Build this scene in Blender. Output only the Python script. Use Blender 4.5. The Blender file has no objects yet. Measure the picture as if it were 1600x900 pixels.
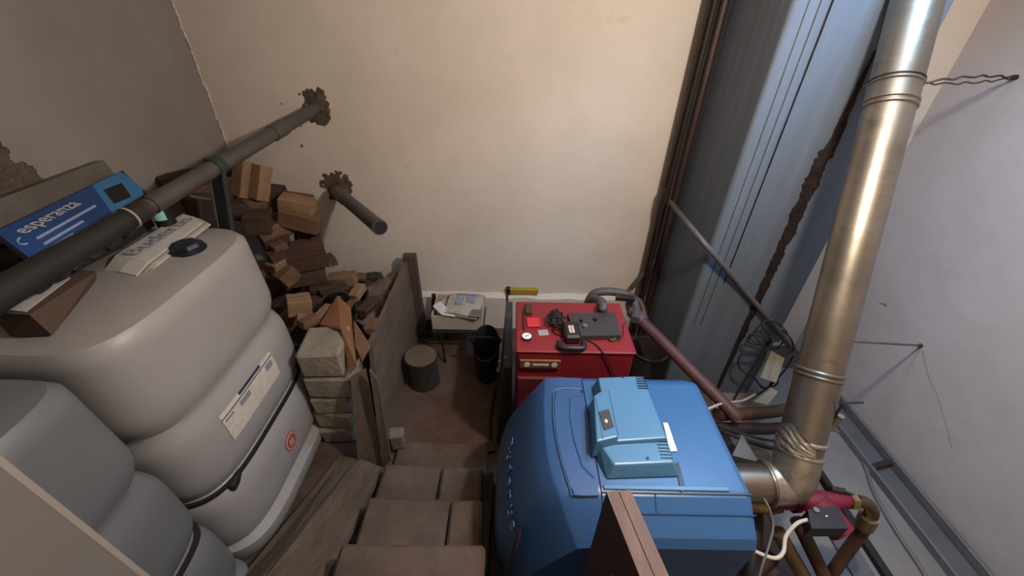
import bpy, bmesh, math, random
from mathutils import Vector, Matrix, noise
random.seed(7)
PI = math.pi
V = Vector
scene = bpy.context.scene
COL = scene.collection

# ------------------------------------------------------------------ camera
F_PX, PITCH, ROLL, EYE = 620.0, math.radians(34.8), math.radians(1.0), 2.1
cam_d = bpy.data.cameras.new('camera')
cam_d.sensor_width = 36.0
cam_d.lens = 36.0 * F_PX / 1600.0
cam_d.clip_start = 0.02
cam = bpy.data.objects.new('camera', cam_d)
COL.objects.link(cam)
fw = V((0, math.cos(PITCH), -math.sin(PITCH)))
up0 = V((0, math.sin(PITCH), math.cos(PITCH)))
rt = V((1, 0, 0)) * math.cos(ROLL) + up0 * math.sin(ROLL)
up = -V((1, 0, 0)) * math.sin(ROLL) + up0 * math.cos(ROLL)
mw = Matrix.Identity(4)
for i in range(3):
    mw[i][0], mw[i][1], mw[i][2] = rt[i], up[i], -fw[i]
mw.translation = V((0, 0, EYE))
cam.matrix_world = mw
scene.camera = cam


def P(u, v, x=None, y=None, z=None, t=None):
    """photo pixel -> point on the plane x=, y= or z= (or at forward distance t)"""
    d = fw + rt * ((u - 800) / F_PX) + up * (-(v - 450) / F_PX)
    if x is not None:
        t = x / d.x
    if y is not None:
        t = y / d.y
    if z is not None:
        t = (z - EYE) / d.z
    return V((0, 0, EYE)) + d * t


# ------------------------------------------------------------------ light
scene.view_settings.view_transform = 'Standard'
scene.view_settings.look = 'None'
scene.view_settings.exposure = 0.0
scene.view_settings.gamma = 1.0
scene.view_settings.use_curve_mapping = False
world = bpy.data.worlds.new('world')
scene.world = world
world.use_nodes = True
world.node_tree.nodes['Background'].inputs[0].default_value = (0.35, 0.55, 1.0, 1)
world.node_tree.nodes['Background'].inputs[1].default_value = 0.4
LAMP = V((0.76, 0.72, 2.38))
lamp_d = bpy.data.lights.new('ceiling_bulb_light', 'POINT')
lamp_d.energy = 98.0
lamp_d.color = (1.0, 0.88, 0.76)
lamp_d.shadow_soft_size = 0.045
lamp = bpy.data.objects.new('ceiling_bulb_light', lamp_d)
lamp.location = LAMP
COL.objects.link(lamp)
RX, CEIL = 2.2, 2.78
# daylight comes down a light well in the ceiling in front of the chimney (above the frame)
SK_X0, SK_X1, SK_Y0, SK_Y1 = 1.04, 1.52, 1.20, 1.64
win_d = bpy.data.lights.new('light_well_daylight', 'AREA')
win_d.shape = 'RECTANGLE'
win_d.size = SK_X1 - SK_X0
win_d.size_y = SK_Y1 - SK_Y0
win_d.energy = 27.0
win_d.spread = math.radians(120)
win_d.color = (0.27, 0.58, 1.0)
win = bpy.data.objects.new('light_well_daylight', win_d)
win.location = ((SK_X0 + SK_X1) / 2, (SK_Y0 + SK_Y1) / 2, CEIL + 0.09)
COL.objects.link(win)


# ------------------------------------------------------------------ materials
def mat(name, col, rough=0.7, metal=0.0, var=0.25, scale=6.0, bump=0.15, bscale=None, col2=None, spec=0.5,
        stretch=(1, 1, 1), detail=6.0, coat=0.0, spots=None, bdist=0.01):
    m = bpy.data.materials.new(name)
    m.use_nodes = True
    nt = m.node_tree
    b = nt.nodes['Principled BSDF']
    b.inputs['Roughness'].default_value = rough
    b.inputs['Metallic'].default_value = metal
    b.inputs['Specular IOR Level'].default_value = spec
    b.inputs['Coat Weight'].default_value = coat
    tc = nt.nodes.new('ShaderNodeTexCoord')
    mp = nt.nodes.new('ShaderNodeMapping')
    mp.inputs['Scale'].default_value = stretch
    nt.links.new(tc.outputs['Object'], mp.inputs['Vector'])
    n = nt.nodes.new('ShaderNodeTexNoise')
    n.inputs['Scale'].default_value = scale
    n.inputs['Detail'].default_value = detail
    n.inputs['Roughness'].default_value = 0.62
    nt.links.new(mp.outputs['Vector'], n.inputs['Vector'])
    r = nt.nodes.new('ShaderNodeValToRGB')
    c2 = col2 if col2 else tuple(c * (1 - var) for c in col)
    r.color_ramp.elements[0].position = 0.32
    r.color_ramp.elements[1].position = 0.68
    r.color_ramp.elements[0].color = (*c2, 1)
    r.color_ramp.elements[1].color = (*col, 1)
    nt.links.new(n.outputs['Fac'], r.inputs['Fac'])
    out = r.outputs['Color']
    if spots:
        scol, sscale, thr = spots
        n2 = nt.nodes.new('ShaderNodeTexNoise')
        n2.inputs['Scale'].default_value = sscale
        n2.inputs['Detail'].default_value = 8
        n2.inputs['Roughness'].default_value = 0.7
        nt.links.new(mp.outputs['Vector'], n2.inputs['Vector'])
        r2 = nt.nodes.new('ShaderNodeValToRGB')
        r2.color_ramp.elements[0].position = thr
        r2.color_ramp.elements[1].position = min(1, thr + 0.12)
        r2.color_ramp.elements[0].color = (0, 0, 0, 1)
        r2.color_ramp.elements[1].color = (1, 1, 1, 1)
        nt.links.new(n2.outputs['Fac'], r2.inputs['Fac'])
        mx = nt.nodes.new('ShaderNodeMix')
        mx.data_type = 'RGBA'
        nt.links.new(r2.outputs['Color'], mx.inputs['Factor'])
        nt.links.new(out, mx.inputs['A'])
        mx.inputs['B'].default_value = (*scol, 1)
        out = mx.outputs['Result']
    nt.links.new(out, b.inputs['Base Color'])
    if bump:
        nb = nt.nodes.new('ShaderNodeTexNoise')
        nb.inputs['Scale'].default_value = bscale or scale * 6
        nb.inputs['Detail'].default_value = 6
        nt.links.new(mp.outputs['Vector'], nb.inputs['Vector'])
        bp = nt.nodes.new('ShaderNodeBump')
        bp.inputs['Strength'].default_value = bump
        bp.inputs['Distance'].default_value = bdist
        nt.links.new(nb.outputs['Fac'], bp.inputs['Height'])
        nt.links.new(bp.outputs['Normal'], b.inputs['Normal'])
    return m


M = {}
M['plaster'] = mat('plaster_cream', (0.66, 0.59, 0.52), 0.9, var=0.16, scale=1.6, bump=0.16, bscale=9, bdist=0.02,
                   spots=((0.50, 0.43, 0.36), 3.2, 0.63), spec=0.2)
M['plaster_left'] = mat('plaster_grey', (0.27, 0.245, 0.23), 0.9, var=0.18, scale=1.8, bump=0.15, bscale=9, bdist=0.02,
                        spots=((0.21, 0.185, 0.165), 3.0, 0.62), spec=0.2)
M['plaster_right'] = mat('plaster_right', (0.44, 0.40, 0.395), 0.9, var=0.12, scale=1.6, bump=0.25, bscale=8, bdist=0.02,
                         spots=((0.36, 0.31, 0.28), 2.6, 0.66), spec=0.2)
M['chimney'] = mat('chimney_paint', (0.115, 0.135, 0.165), 0.85, var=0.28, scale=3.0, bump=0.3, bscale=7,
                   stretch=(2.2, 2.2, 0.22), spots=((0.09, 0.08, 0.078), 4.5, 0.66), spec=0.25)
M['soot'] = mat('sooty_crack', (0.030, 0.020, 0.018), 0.95, var=0.5, scale=14, bump=0.6, spec=0.1)
M['rubble'] = mat('broken_plaster', (0.15, 0.115, 0.09), 0.95, var=0.6, scale=22, bump=1.0, bscale=40, spec=0.1)
M['floor'] = mat('earth_floor', (0.115, 0.072, 0.058), 0.9, var=0.4, scale=5, bump=0.4, bscale=30, spec=0.2,
                 spots=((0.16, 0.12, 0.10), 9, 0.62))
M['floor_pale'] = mat('pale_floor', (0.198, 0.182, 0.173), 0.85, var=0.2, scale=4, bump=0.15, spec=0.2)
M['slab'] = mat('step_stone', (0.12, 0.088, 0.072), 0.9, var=0.4, scale=7, bump=0.5, bscale=38, spec=0.2,
                spots=((0.12, 0.095, 0.075), 16, 0.66))
M['slab_base'] = mat('step_rubble', (0.055, 0.042, 0.036), 0.95, var=0.5, scale=12, bump=0.6)
M['block'] = mat('aerated_block', (0.310, 0.279, 0.223), 0.95, var=0.35, scale=9, bump=0.6, bscale=36,
                 spots=((0.099, 0.081, 0.062), 6, 0.60), spec=0.15)
M['stone'] = mat('field_stone', (0.216, 0.180, 0.144), 0.95, var=0.4, scale=14, bump=0.7)
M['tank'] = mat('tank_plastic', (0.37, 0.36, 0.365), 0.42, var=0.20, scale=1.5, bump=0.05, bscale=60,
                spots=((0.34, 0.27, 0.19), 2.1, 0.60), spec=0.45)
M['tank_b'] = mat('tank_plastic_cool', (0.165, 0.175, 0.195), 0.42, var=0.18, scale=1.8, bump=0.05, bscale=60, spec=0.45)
M['navy'] = mat('navy_plastic', (0.012, 0.012, 0.03), 0.4, var=0.2, bump=0.05)
M['black'] = mat('black_plastic', (0.012, 0.011, 0.011), 0.5, var=0.3, bump=0.1)
M['rubber'] = mat('black_rubber', (0.018, 0.016, 0.015), 0.75, var=0.4, bump=0.3)
M['paper'] = mat('white_paper', (0.561, 0.544, 0.535), 0.85, var=0.1, scale=20, bump=0.1)
M['paper_old'] = mat('newsprint', (0.392, 0.350, 0.301), 0.9, var=0.2, scale=20, bump=0.2)
M['ink'] = mat('grey_ink', (0.23, 0.26, 0.33), 0.85, var=0.1, bump=0)
M['ink_navy'] = mat('navy_ink', (0.03, 0.03, 0.12), 0.8, var=0.1, bump=0)
M['ink_red'] = mat('red_ink', (0.42, 0.10, 0.05), 0.7, var=0.2, scale=30, bump=0)
M['print_cream'] = mat('cream_print', (0.62, 0.50, 0.38), 0.7, var=0.1, bump=0)
M['label'] = mat('label_paper', (0.66, 0.61, 0.54), 0.7, var=0.2, scale=40, bump=0.05)
M['carton'] = mat('brown_cardboard', (0.100, 0.065, 0.048), 0.9, var=0.25, scale=8, bump=0.1)
M['carton_white'] = mat('white_cardboard', (0.413, 0.367, 0.315), 0.85, var=0.15, scale=10, bump=0.1)
M['box_blue'] = mat('printed_blue_card', (0.021, 0.091, 0.336), 0.4, var=0.55, scale=2.2, bump=0.03)
M['box_light'] = mat('printed_light_blue', (0.049, 0.224, 0.504), 0.4, var=0.3, scale=5, bump=0.03)
M['box_navy'] = mat('printed_navy_card', (0.008, 0.012, 0.055), 0.5, var=0.3, bump=0.03)
M['box_print'] = mat('pale_blue_print', (0.35, 0.45, 0.68), 0.6, var=0.1, bump=0)
M['wrap'] = mat('grey_wrap', (0.128, 0.116, 0.105), 0.55, var=0.3, scale=12, bump=0.3)
M['sack'] = mat('dark_brown_sack', (0.033, 0.022, 0.018), 0.9, var=0.5, scale=12, bump=0.6)
M['pvc'] = mat('grey_pvc', (0.075, 0.069, 0.065), 0.5, var=0.3, scale=8, bump=0.08)
M['teal'] = mat('teal_strap', (0.025, 0.042, 0.042), 0.55, var=0.4, scale=10, bump=0.1)
M['cyan'] = mat('cyan_light_paint', (0.42, 0.85, 0.75), 0.4, var=0.2, scale=10, bump=0)  # cyan light put into the colour
M['wood_l'] = mat('split_pine', (0.30, 0.182, 0.105), 0.85, var=0.4, scale=5, bump=0.5, stretch=(9, 9, 1.2))
M['wood_m'] = mat('split_beech', (0.174, 0.090, 0.051), 0.85, var=0.45, scale=5, bump=0.5, stretch=(9, 9, 1.2))
M['wood_d'] = mat('old_firewood', (0.074, 0.038, 0.026), 0.9, var=0.5, scale=5, bump=0.6, stretch=(9, 9, 1.2))
M['bark'] = mat('bark', (0.045, 0.029, 0.022), 0.95, var=0.6, scale=16, bump=1.0, stretch=(2, 2, .6))
M['plank'] = mat('weathered_plank', (0.145, 0.106, 0.081), 0.9, var=0.45, scale=4, bump=0.5, stretch=(6, 0.8, 3),
                 spots=((0.196, 0.145, 0.106), 6, 0.62))
M['post'] = mat('dark_post', (0.091, 0.059, 0.045), 0.9, var=0.4, scale=5, bump=0.4, stretch=(8, 8, 1))
M['orange_board'] = mat('orange_hardboard', (0.234, 0.107, 0.049), 0.85, var=0.2, scale=6, bump=0.15)
M['guard_top'] = mat('guard_edge', (0.140, 0.088, 0.074), 0.75, var=0.3, scale=6, bump=0.25, stretch=(8, 1, 8))
M['guard'] = mat('brown_stained_board', (0.056, 0.030, 0.025), 0.7, var=0.35, scale=6, bump=0.2, stretch=(4, 1, 6))
M['coal'] = mat('coal', (0.03, 0.028, 0.026), 0.7, var=0.5, scale=14, bump=0.8)
M['red'] = mat('red_enamel', (0.225, 0.014, 0.019), 0.45, var=0.25, scale=3, bump=0.06, spots=((0.14, 0.03, 0.028), 4, 0.62))
M['red_bright'] = mat('bright_red_plastic', (0.55, 0.02, 0.03), 0.4, var=0.1, bump=0.03)
M['red_dark'] = mat('maroon_door', (0.12, 0.008, 0.012), 0.55, var=0.3, scale=4, bump=0.1)
M['bronze'] = mat('bronze_plate', (0.24, 0.13, 0.06), 0.45, 0.5, var=0.4, scale=30, bump=0.1)
M['rust'] = mat('rusty_iron', (0.084, 0.042, 0.025), 0.8, 0.2, var=0.5, scale=14, bump=0.5)
M['maroon_pipe'] = mat('maroon_pipe', (0.036, 0.017, 0.016), 0.55, var=0.4, scale=8, bump=0.15)
M['redpipe'] = mat('red_oxide_pipe', (0.095, 0.033, 0.028), 0.6, var=0.4, scale=8, bump=0.2)
M['pipe_grey'] = mat('painted_pipe', (0.096, 0.078, 0.072), 0.6, var=0.4, scale=10, bump=0.2)
M['iron'] = mat('dark_iron', (0.027, 0.023, 0.021), 0.6, 0.4, var=0.4, scale=10, bump=0.2)
M['charcoal'] = mat('charcoal_panel', (0.042, 0.037, 0.035), 0.6, var=0.35, scale=6, bump=0.15)
M['ctrl_grey'] = mat('dark_grey_plastic', (0.036, 0.033, 0.030), 0.5, var=0.2, bump=0.05)
M['blue'] = mat('boiler_blue', (0.030, 0.100, 0.235), 0.36, var=0.09, scale=2.5, bump=0.02, bscale=80, spec=0.5)
M['blue_front'] = mat('boiler_front_blue', (0.025, 0.077, 0.198), 0.38, var=0.1, scale=2.5, bump=0.02, bscale=80)
M['blue_ctrl'] = mat('control_light_blue', (0.065, 0.175, 0.30), 0.38, var=0.08, scale=3, bump=0.02)
M['blue_emboss'] = mat('embossed_blue', (0.05, 0.12, 0.24), 0.4, var=0.05, bump=0)
M['white'] = mat('white_sticker', (0.760, 0.750, 0.760), 0.5, var=0.04, bump=0)
M['steel'] = mat('flue_steel', (0.29, 0.245, 0.19), 0.36, 0.9, var=0.35, scale=2.5, bump=0.12, bscale=5, stretch=(1, 1, 2.5),
                 spots=((0.17, 0.135, 0.10), 5, 0.56))
M['foil'] = mat('aluminium_foil', (0.450, 0.390, 0.315), 0.35, 0.85, var=0.3, scale=10, bump=0.6, bscale=18)
M['galv'] = mat('galvanised', (0.195, 0.195, 0.202), 0.5, 0.5, var=0.25, scale=8, bump=0.1)
M['channel'] = mat('grey_steel_channel', (0.105, 0.105, 0.107), 0.6, 0.1, var=0.25, scale=6, bump=0.1)
M['brass'] = mat('brass', (0.330, 0.240, 0.120), 0.35, 0.8, var=0.4, scale=14, bump=0.1)
M['copper'] = mat('old_copper', (0.100, 0.055, 0.035), 0.5, 0.4, var=0.4, scale=10, bump=0.15)
M['pump_red'] = mat('pump_crimson', (0.150, 0.009, 0.025), 0.45, var=0.25, scale=8, bump=0.1)
M['cable_white'] = mat('white_cable', (0.544, 0.480, 0.384), 0.5, var=0.15, bump=0)
M['cable_grey'] = mat('grey_cable', (0.13, 0.115, 0.105), 0.6, var=0.2, bump=0)
M['cream'] = mat('cream_plastic', (0.465, 0.398, 0.270), 0.6, var=0.15, scale=8, bump=0.05)
M['yellow'] = mat('yellow_tool', (0.400, 0.264, 0.024), 0.5, var=0.3, scale=12, bump=0.05)
M['log_end'] = mat('stump_top', (0.120, 0.087, 0.060), 0.9, var=0.35, scale=8, bump=0.4)
M['lamp_glass'] = mat('lamp_glass', (0.9, 0.85, 0.7), 0.3, var=0.02, bump=0)
_b = M['lamp_glass'].node_tree.nodes['Principled BSDF']
_b.inputs['Emission Color'].default_value = (1, 0.8, 0.55, 1)
_b.inputs['Emission Strength'].default_value = 8
M['white_paint'] = mat('white_paint', (0.60, 0.57, 0.54), 0.6, var=0.1, bump=0.1)
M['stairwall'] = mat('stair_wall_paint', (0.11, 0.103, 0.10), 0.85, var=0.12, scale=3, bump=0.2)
M['bead'] = mat('bead_paint', (0.21, 0.19, 0.175), 0.8, var=0.15, bump=0.1)
M['wall_crack'] = mat('wall_crack', (0.25, 0.22, 0.21), 0.9, var=0.2, bump=0)
M['bracket_black'] = mat('bracket_black', (0.022, 0.026, 0.027), 0.6, var=0.4, scale=10, bump=0.1)
M['glass'] = mat('pane_glass', (0.8, 0.9, 1.0), 0.1, var=0.02, bump=0)
M['glass'].node_tree.nodes['Principled BSDF'].inputs['Transmission Weight'].default_value = 1.0

# ------------------------------------------------------------------ mesh helpers
ORG = {}


def smooth_path(pts, n=8):
    pts = [V(p) for p in pts]
    if len(pts) < 3:
        return pts
    out = []
    for i in range(len(pts) - 1):
        p0 = pts[max(i - 1, 0)]; p1 = pts[i]; p2 = pts[i + 1]; p3 = pts[min(i + 2, len(pts) - 1)]
        for k in range(n):
            s = k / n
            out.append(0.5 * ((2 * p1) + (p2 - p0) * s + (2 * p0 - 5 * p1 + 4 * p2 - p3) * s * s
                              + (3 * p1 - p0 - 3 * p2 + p3) * s ** 3))
    out.append(pts[-1])
    return out


class MB:
    def __init__(s):
        s.v = []; s.f = []; s.mi = []; s.sm = []

    def add(s, vs, fs, mi=0, smooth=False):
        o = len(s.v)
        s.v += [V(p) for p in vs]
        for k, f in enumerate(fs):
            s.f.append([i + o for i in f]); s.mi.append(mi if isinstance(mi, int) else mi[k]); s.sm.append(smooth)
        return s

    def box(s, c, size, rot=None, bev=0.0, mi=0, seg=1):
        b = bmesh.new()
        bmesh.ops.create_cube(b, size=1.0)
        for w in b.verts:
            w.co = V((w.co.x * size[0], w.co.y * size[1], w.co.z * size[2]))
        if bev:
            bmesh.ops.bevel(b, geom=list(b.edges), offset=bev, segments=seg, affect='EDGES', profile=0.6)
        R = rot if rot is not None else Matrix.Identity(3)
        b.verts.index_update()
        vs = [R @ w.co + V(c) for w in b.verts]
        fs = [[w.index for w in f.verts] for f in b.faces]
        b.free()
        return s.add(vs, fs, mi)

    def hexa(s, bot, top, mi=0):
        n = len(bot)
        fs = [list(range(n))[::-1], list(range(n, 2 * n))] + [[i, (i + 1) % n, n + (i + 1) % n, n + i] for i in range(n)]
        return s.add(list(bot) + list(top), fs, mi)

    def slab(s, quad, th, mi=0, bev=0.0):
        """solid under a top polygon, thickness along its normal (downwards of winding)"""
        q = [V(p) for p in quad]
        n = (q[1] - q[0]).cross(q[2] - q[0]).normalized()
        return s.hexa([p - n * th for p in q], q, mi)

    def tube(s, pts, r, n=12, mi=0, cap=True, smooth=True):
        pts = [V(p) for p in pts]
        rad = r if isinstance(r, (list, tuple)) else [r] * len(pts)
        vs = []; fs = []
        prev = None
        for i, p in enumerate(pts):
            d = (pts[min(i + 1, len(pts) - 1)] - pts[max(i - 1, 0)]).normalized()
            if prev is None:
                a = V((0, 0, 1)) if abs(d.z) < 0.9 else V((1, 0, 0))
                e1 = d.cross(a).normalized()
            else:
                e1 = (prev - d * prev.dot(d)).normalized()
            prev = e1
            e2 = d.cross(e1)
            for k in range(n):
                a = 2 * PI * k / n
                vs.append(p + (e1 * math.cos(a) + e2 * math.sin(a)) * rad[i])
        for i in range(len(pts) - 1):
            for k in range(n):
                fs.append([i * n + k, i * n + (k + 1) % n, (i + 1) * n + (k + 1) % n, (i + 1) * n + k])
        s.add(vs, fs, mi, smooth)
        if cap:
            m = len(pts) - 1
            s.add(vs[:n], [list(range(n))[::-1]], mi)
            s.add(vs[m * n:], [list(range(n))], mi)
        return s

    def loft(s, rings, mi=0, smooth=True, cap0=True, cap1=True):
        n = len(rings[0])
        vs = [p for r in rings for p in r]
        fs = []
        for i in range(len(rings) - 1):
            for k in range(n):
                fs.append([i * n + k, i * n + (k + 1) % n, (i + 1) * n + (k + 1) % n, (i + 1) * n + k])
        if cap0: fs.append(list(range(n))[::-1])
        if cap1: fs.append([(len(rings) - 1) * n + k for k in range(n)])
        return s.add(vs, fs, mi, smooth)

    def disc(s, c, nrm, r, h, n=20, mi=0, r2=None):
        c = V(c); nrm = V(nrm).normalized()
        return s.tube([c, c + nrm * h], [r, r if r2 is None else r2], n, mi, True, False)

    def sphere(s, c, r, sc=(1, 1, 1), jit=0.0, sub=1, mi=0, smooth=False):
        b = bmesh.new()
        bmesh.ops.create_icosphere(b, subdivisions=sub, radius=r)
        b.verts.index_update()
        vs = []
        for w in b.verts:
            k = 1 + (random.random() - 0.5) * 2 * jit
            vs.append(V((w.co.x * sc[0], w.co.y * sc[1], w.co.z * sc[2])) * k + V(c))
        fs = [[w.index for w in f.verts] for f in b.faces]
        b.free()
        return s.add(vs, fs, mi, smooth)

    def build(s, name, mats, parent=None, loc=None):
        me = bpy.data.meshes.new(name)
        root = parent
        while root is not None and root.parent is not None:
            root = root.parent
        if parent is not None:
            o = ORG[root.name]
        elif loc is not None:
            o = V(loc)
        else:
            xs = [p.x for p in s.v]; ys = [p.y for p in s.v]; zs = [p.z for p in s.v]
            o = V(((min(xs) + max(xs)) / 2, (min(ys) + max(ys)) / 2, min(zs)))
        me.from_pydata([p - o for p in s.v], [], s.f)
        for m in (mats if isinstance(mats, (list, tuple)) else [mats]):
            me.materials.append(M[m] if isinstance(m, str) else m)
        for i, p in enumerate(me.polygons):
            p.material_index = s.mi[i]
            p.use_smooth = s.sm[i]
        b = bmesh.new(); b.from_mesh(me)
        bmesh.ops.recalc_face_normals(b, faces=b.faces)
        b.to_mesh(me); b.free()
        if any(s.sm): me.set_sharp_from_angle(angle=math.radians(38))
        ob = bpy.data.objects.new(name, me)
        COL.objects.link(ob)
        if parent is not None:
            ob.parent = parent
        else:
            ob.location = o
        ORG[ob.name] = o
        return ob


def tag(o, label, cat, group=None):
    o['label'] = label; o['category'] = cat
    if group: o['group'] = group
    return o


def thing(name, label, cat, loc, group=None):
    o = bpy.data.objects.new(name, None)
    o.empty_display_size = 0.05
    COL.objects.link(o)
    o.location = loc
    ORG[o.name] = V(loc)
    return tag(o, label, cat, group)


def struct(mb, name, m, parent=None):
    o = mb.build(name, m, parent)
    if parent is None:
        o['kind'] = 'structure'
    return o


def text(name, body, size, org, xd, yd, m, parent, ext=0.0006, fit=None):
    cu = bpy.data.curves.new(name, 'FONT')
    cu.body = body; cu.size = size; cu.extrude = ext
    to = bpy.data.objects.new('tmp_text', cu)
    COL.objects.link(to)
    dg = bpy.context.evaluated_depsgraph_get()
    me = bpy.data.meshes.new_from_object(to.evaluated_get(dg))
    bpy.data.objects.remove(to)
    X = V(xd).normalized(); Z = X.cross(V(yd)).normalized(); Y = Z.cross(X)
    mb = MB()
    w = max((v.co.x for v in me.vertices), default=1) or 1
    k = fit / w if fit else 1
    mb.add([V(org) + X * v.co.x * k + Y * v.co.y + Z * (v.co.z + ext) for v in me.vertices], [list(p.vertices) for p in me.polygons])
    bpy.data.meshes.remove(me)
    return mb.build(name, m, parent)


def rotz(a): return Matrix.Rotation(a, 3, 'Z')


# ================================================================== SETTING
BY = 2.50          # back wall
LX = -1.775        # left wall
RY = -1.3          # wall behind the camera
wall_back = struct(MB().box((-0.2, BY + 0.06, CEIL / 2), (3.3, 0.12, CEIL)), 'wall_back', 'plaster')
wall_back2 = struct(MB().box((1.95, 2.36, CEIL / 2), (0.9, 0.12, CEIL)), 'wall_back_recess', 'plaster')
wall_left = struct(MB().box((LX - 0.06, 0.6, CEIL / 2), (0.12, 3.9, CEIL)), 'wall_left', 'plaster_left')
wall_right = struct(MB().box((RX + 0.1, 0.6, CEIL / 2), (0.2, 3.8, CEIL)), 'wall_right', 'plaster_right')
struct(MB().box((0.2, RY - 0.06, CEIL / 2), (4.2, 0.12, CEIL)), 'wall_rear', 'plaster')
cm = MB()
for (x0, x1, y0, y1) in ((-2, SK_X0, -1.4, 2.6), (SK_X1, 2.4, -1.4, 2.6), (SK_X0, SK_X1, -1.4, SK_Y0), (SK_X0, SK_X1, SK_Y1, 2.6)):
    cm.box(((x0 + x1) / 2, (y0 + y1) / 2, CEIL + 0.05), (x1 - x0, y1 - y0, 0.1))
struct(cm, 'ceiling', 'plaster')
struct(MB().box((0.2, 0.6, -0.05), (4.2, 4.0, 0.1)), 'floor', 'floor')
struct(MB().box((1.76, 0.45, 0.006), (0.86, 3.2, 0.012)), 'floor_painted_strip', 'floor_pale')

# frame of the ceiling light well
win_o = MB()
xm, ym = (SK_X0 + SK_X1) / 2, (SK_Y0 + SK_Y1) / 2
for (x, y, sx, sy) in ((SK_X0 + .015, ym, .03, SK_Y1 - SK_Y0), (SK_X1 - .015, ym, .03, SK_Y1 - SK_Y0), (xm, SK_Y0 + .015, SK_X1 - SK_X0, .03), (xm, SK_Y1 - .015, SK_X1 - SK_X0, .03)):
    win_o.box((x, y, CEIL + 0.03), (sx, sy, 0.06))
window_1 = struct(win_o, 'window_1', 'white_paint')

# chimney breast in front of the back wall
CX0, CX1, CY = 1.02, 1.60, 1.81
cb = MB()
# slightly uneven, hand-plastered front with a soft rounded left corner
pl = []
for k in range(7):
    a = PI / 2 * k / 6
    pl.append((CX0 + 0.02 - 0.02 * math.cos(a), CY + 0.02 - 0.02 * math.sin(a)))
pl += [(1.16, CY + .004), (1.30, CY - .004), (1.40, CY + .004), (1.50, CY - .003), (CX1, CY), (CX1, 2.45), (CX0 + 0.03, 2.45)]
cb.hexa([V((x, y, 0)) for x, y in pl], [V((x, y, CEIL)) for x, y in pl])
chim = struct(cb, 'wall_chimney', 'chimney')


def ragged_strip(x, z0, z1, w0, w1, y, n=110, seed=0):
    mb = MB(); vs = []; fs = []
    for i in range(n + 1):
        s = i / n; z = z0 + (z1 - z0) * s
        wd = w0 + (w1 - w0) * s
        a = wd * (0.5 + 0.22 * noise.noise(V((z * 14, seed, 0))) + .2 * noise.noise(V((z * 60, seed, 1)))) ; b = wd * (0.5 + 0.22 * noise.noise(V((z * 12, seed + 5, 3))) + .25 * noise.noise(V((z * 50, seed + 5, 8))))
        vs += [V((x - a, y, z)), V((x + b, y, z)), V((x + b * .6, y - .006, z)), V((x - a * .6, y - .006, z))]
    for i in range(n):
        o = i * 4
        for k in range(4):
            fs.append([o + k, o + (k + 1) % 4, o + 4 + (k + 1) % 4, o + 4 + k])
    fs += [[0, 1, 2, 3], [n * 4, n * 4 + 1, n * 4 + 2, n * 4 + 3]]
    return mb.add(vs, fs)


ragged_strip(1.385, 0.0, 1.62, 0.022, 0.07, CY - .002, seed=1).build('sooty_crack', 'soot', chim)
ragged_strip(1.397, 1.62, 2.0, 0.05, 0.006, CY - .002, 14, seed=4).build('sooty_crack', 'soot', chim)
ragged_strip(1.16, 0.9, 2.6, 0.004, 0.006, CY + .002, seed=9).build('hairline_crack', 'soot', chim)
# exposed electrical conduits / flaking paint seams running down the left edge
for x, wd in ((1.075, .006), (1.118, .003)):
    ragged_strip(x, 0.6, 2.6, wd * .5, wd, CY + .003, seed=x).build('paint_seam', 'pipe_grey', chim)


def hole(c, rx, rz, seed, parent, axis='y'):
    """broken-out plaster: crumbly lumps of many sizes round a dark recess, lying on the wall"""
    mb = MB(); c = V(c); rnd = random.Random(seed)
    for k in range(300):
        a = rnd.uniform(0, 2 * PI); q = rnd.random() ** .6
        lim = 1 + .45 * noise.noise(V((math.cos(a) * 1.6, math.sin(a) * 1.6, seed))) + .2 * noise.noise(V((math.cos(a) * 5, math.sin(a) * 5, seed)))
        r = rnd.uniform(.006, .020) * (1.25 - .6 * q)
        du, dv = math.cos(a) * rx * q * lim, math.sin(a) * rz * q * lim
        if axis == 'y':
            mb.sphere(c + V((du, 0, dv)), r, (1.3, .45, 1.1), .3)
        else:
            mb.sphere(c + V((0, du, dv)), r, (.45, 1.3, 1.1), .3)
    return mb.build('plaster_hole', 'rubble', parent)


hole(P(495, 166, y=BY) + V((0.0, 0, -.01)), 0.075, 0.095, 1, wall_back)
hole(P(528, 290, y=BY), 0.105, 0.085, 6, wall_back)
mb = MB()
for (u, v, r) in ((472, 228, .010), (468, 147, .008), (440, 162, .006), (515, 185, .012), (470, 197, .006), (455, 190, .004)):
    mb.sphere(P(u, v, y=BY), r, (1, .3, 1), .3)
mb.build('plaster_chips', 'rubble', wall_back)
# bare patch on the left wall
for dy, dz, sd in ((-.05, .07, 12), (0, -.03, 13), (.04, -.10, 14), (-.07, -.02, 15)):
    hole(V((LX, 1.33 + dy, 1.66 + dz)), 0.075, 0.085, sd, wall_left, 'x')
# pale crumbling plaster seam in the left corner and rough low band of the back wall
mb = MB()
for i in range(60):
    z = 0.9 + i * 0.03
    mb.sphere((LX + .004 + random.uniform(-.003, .003), BY - .003, z), 0.006, (1, 1, 3.4), .35)
mb.build('corner_filler', 'plaster', wall_left)
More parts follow.
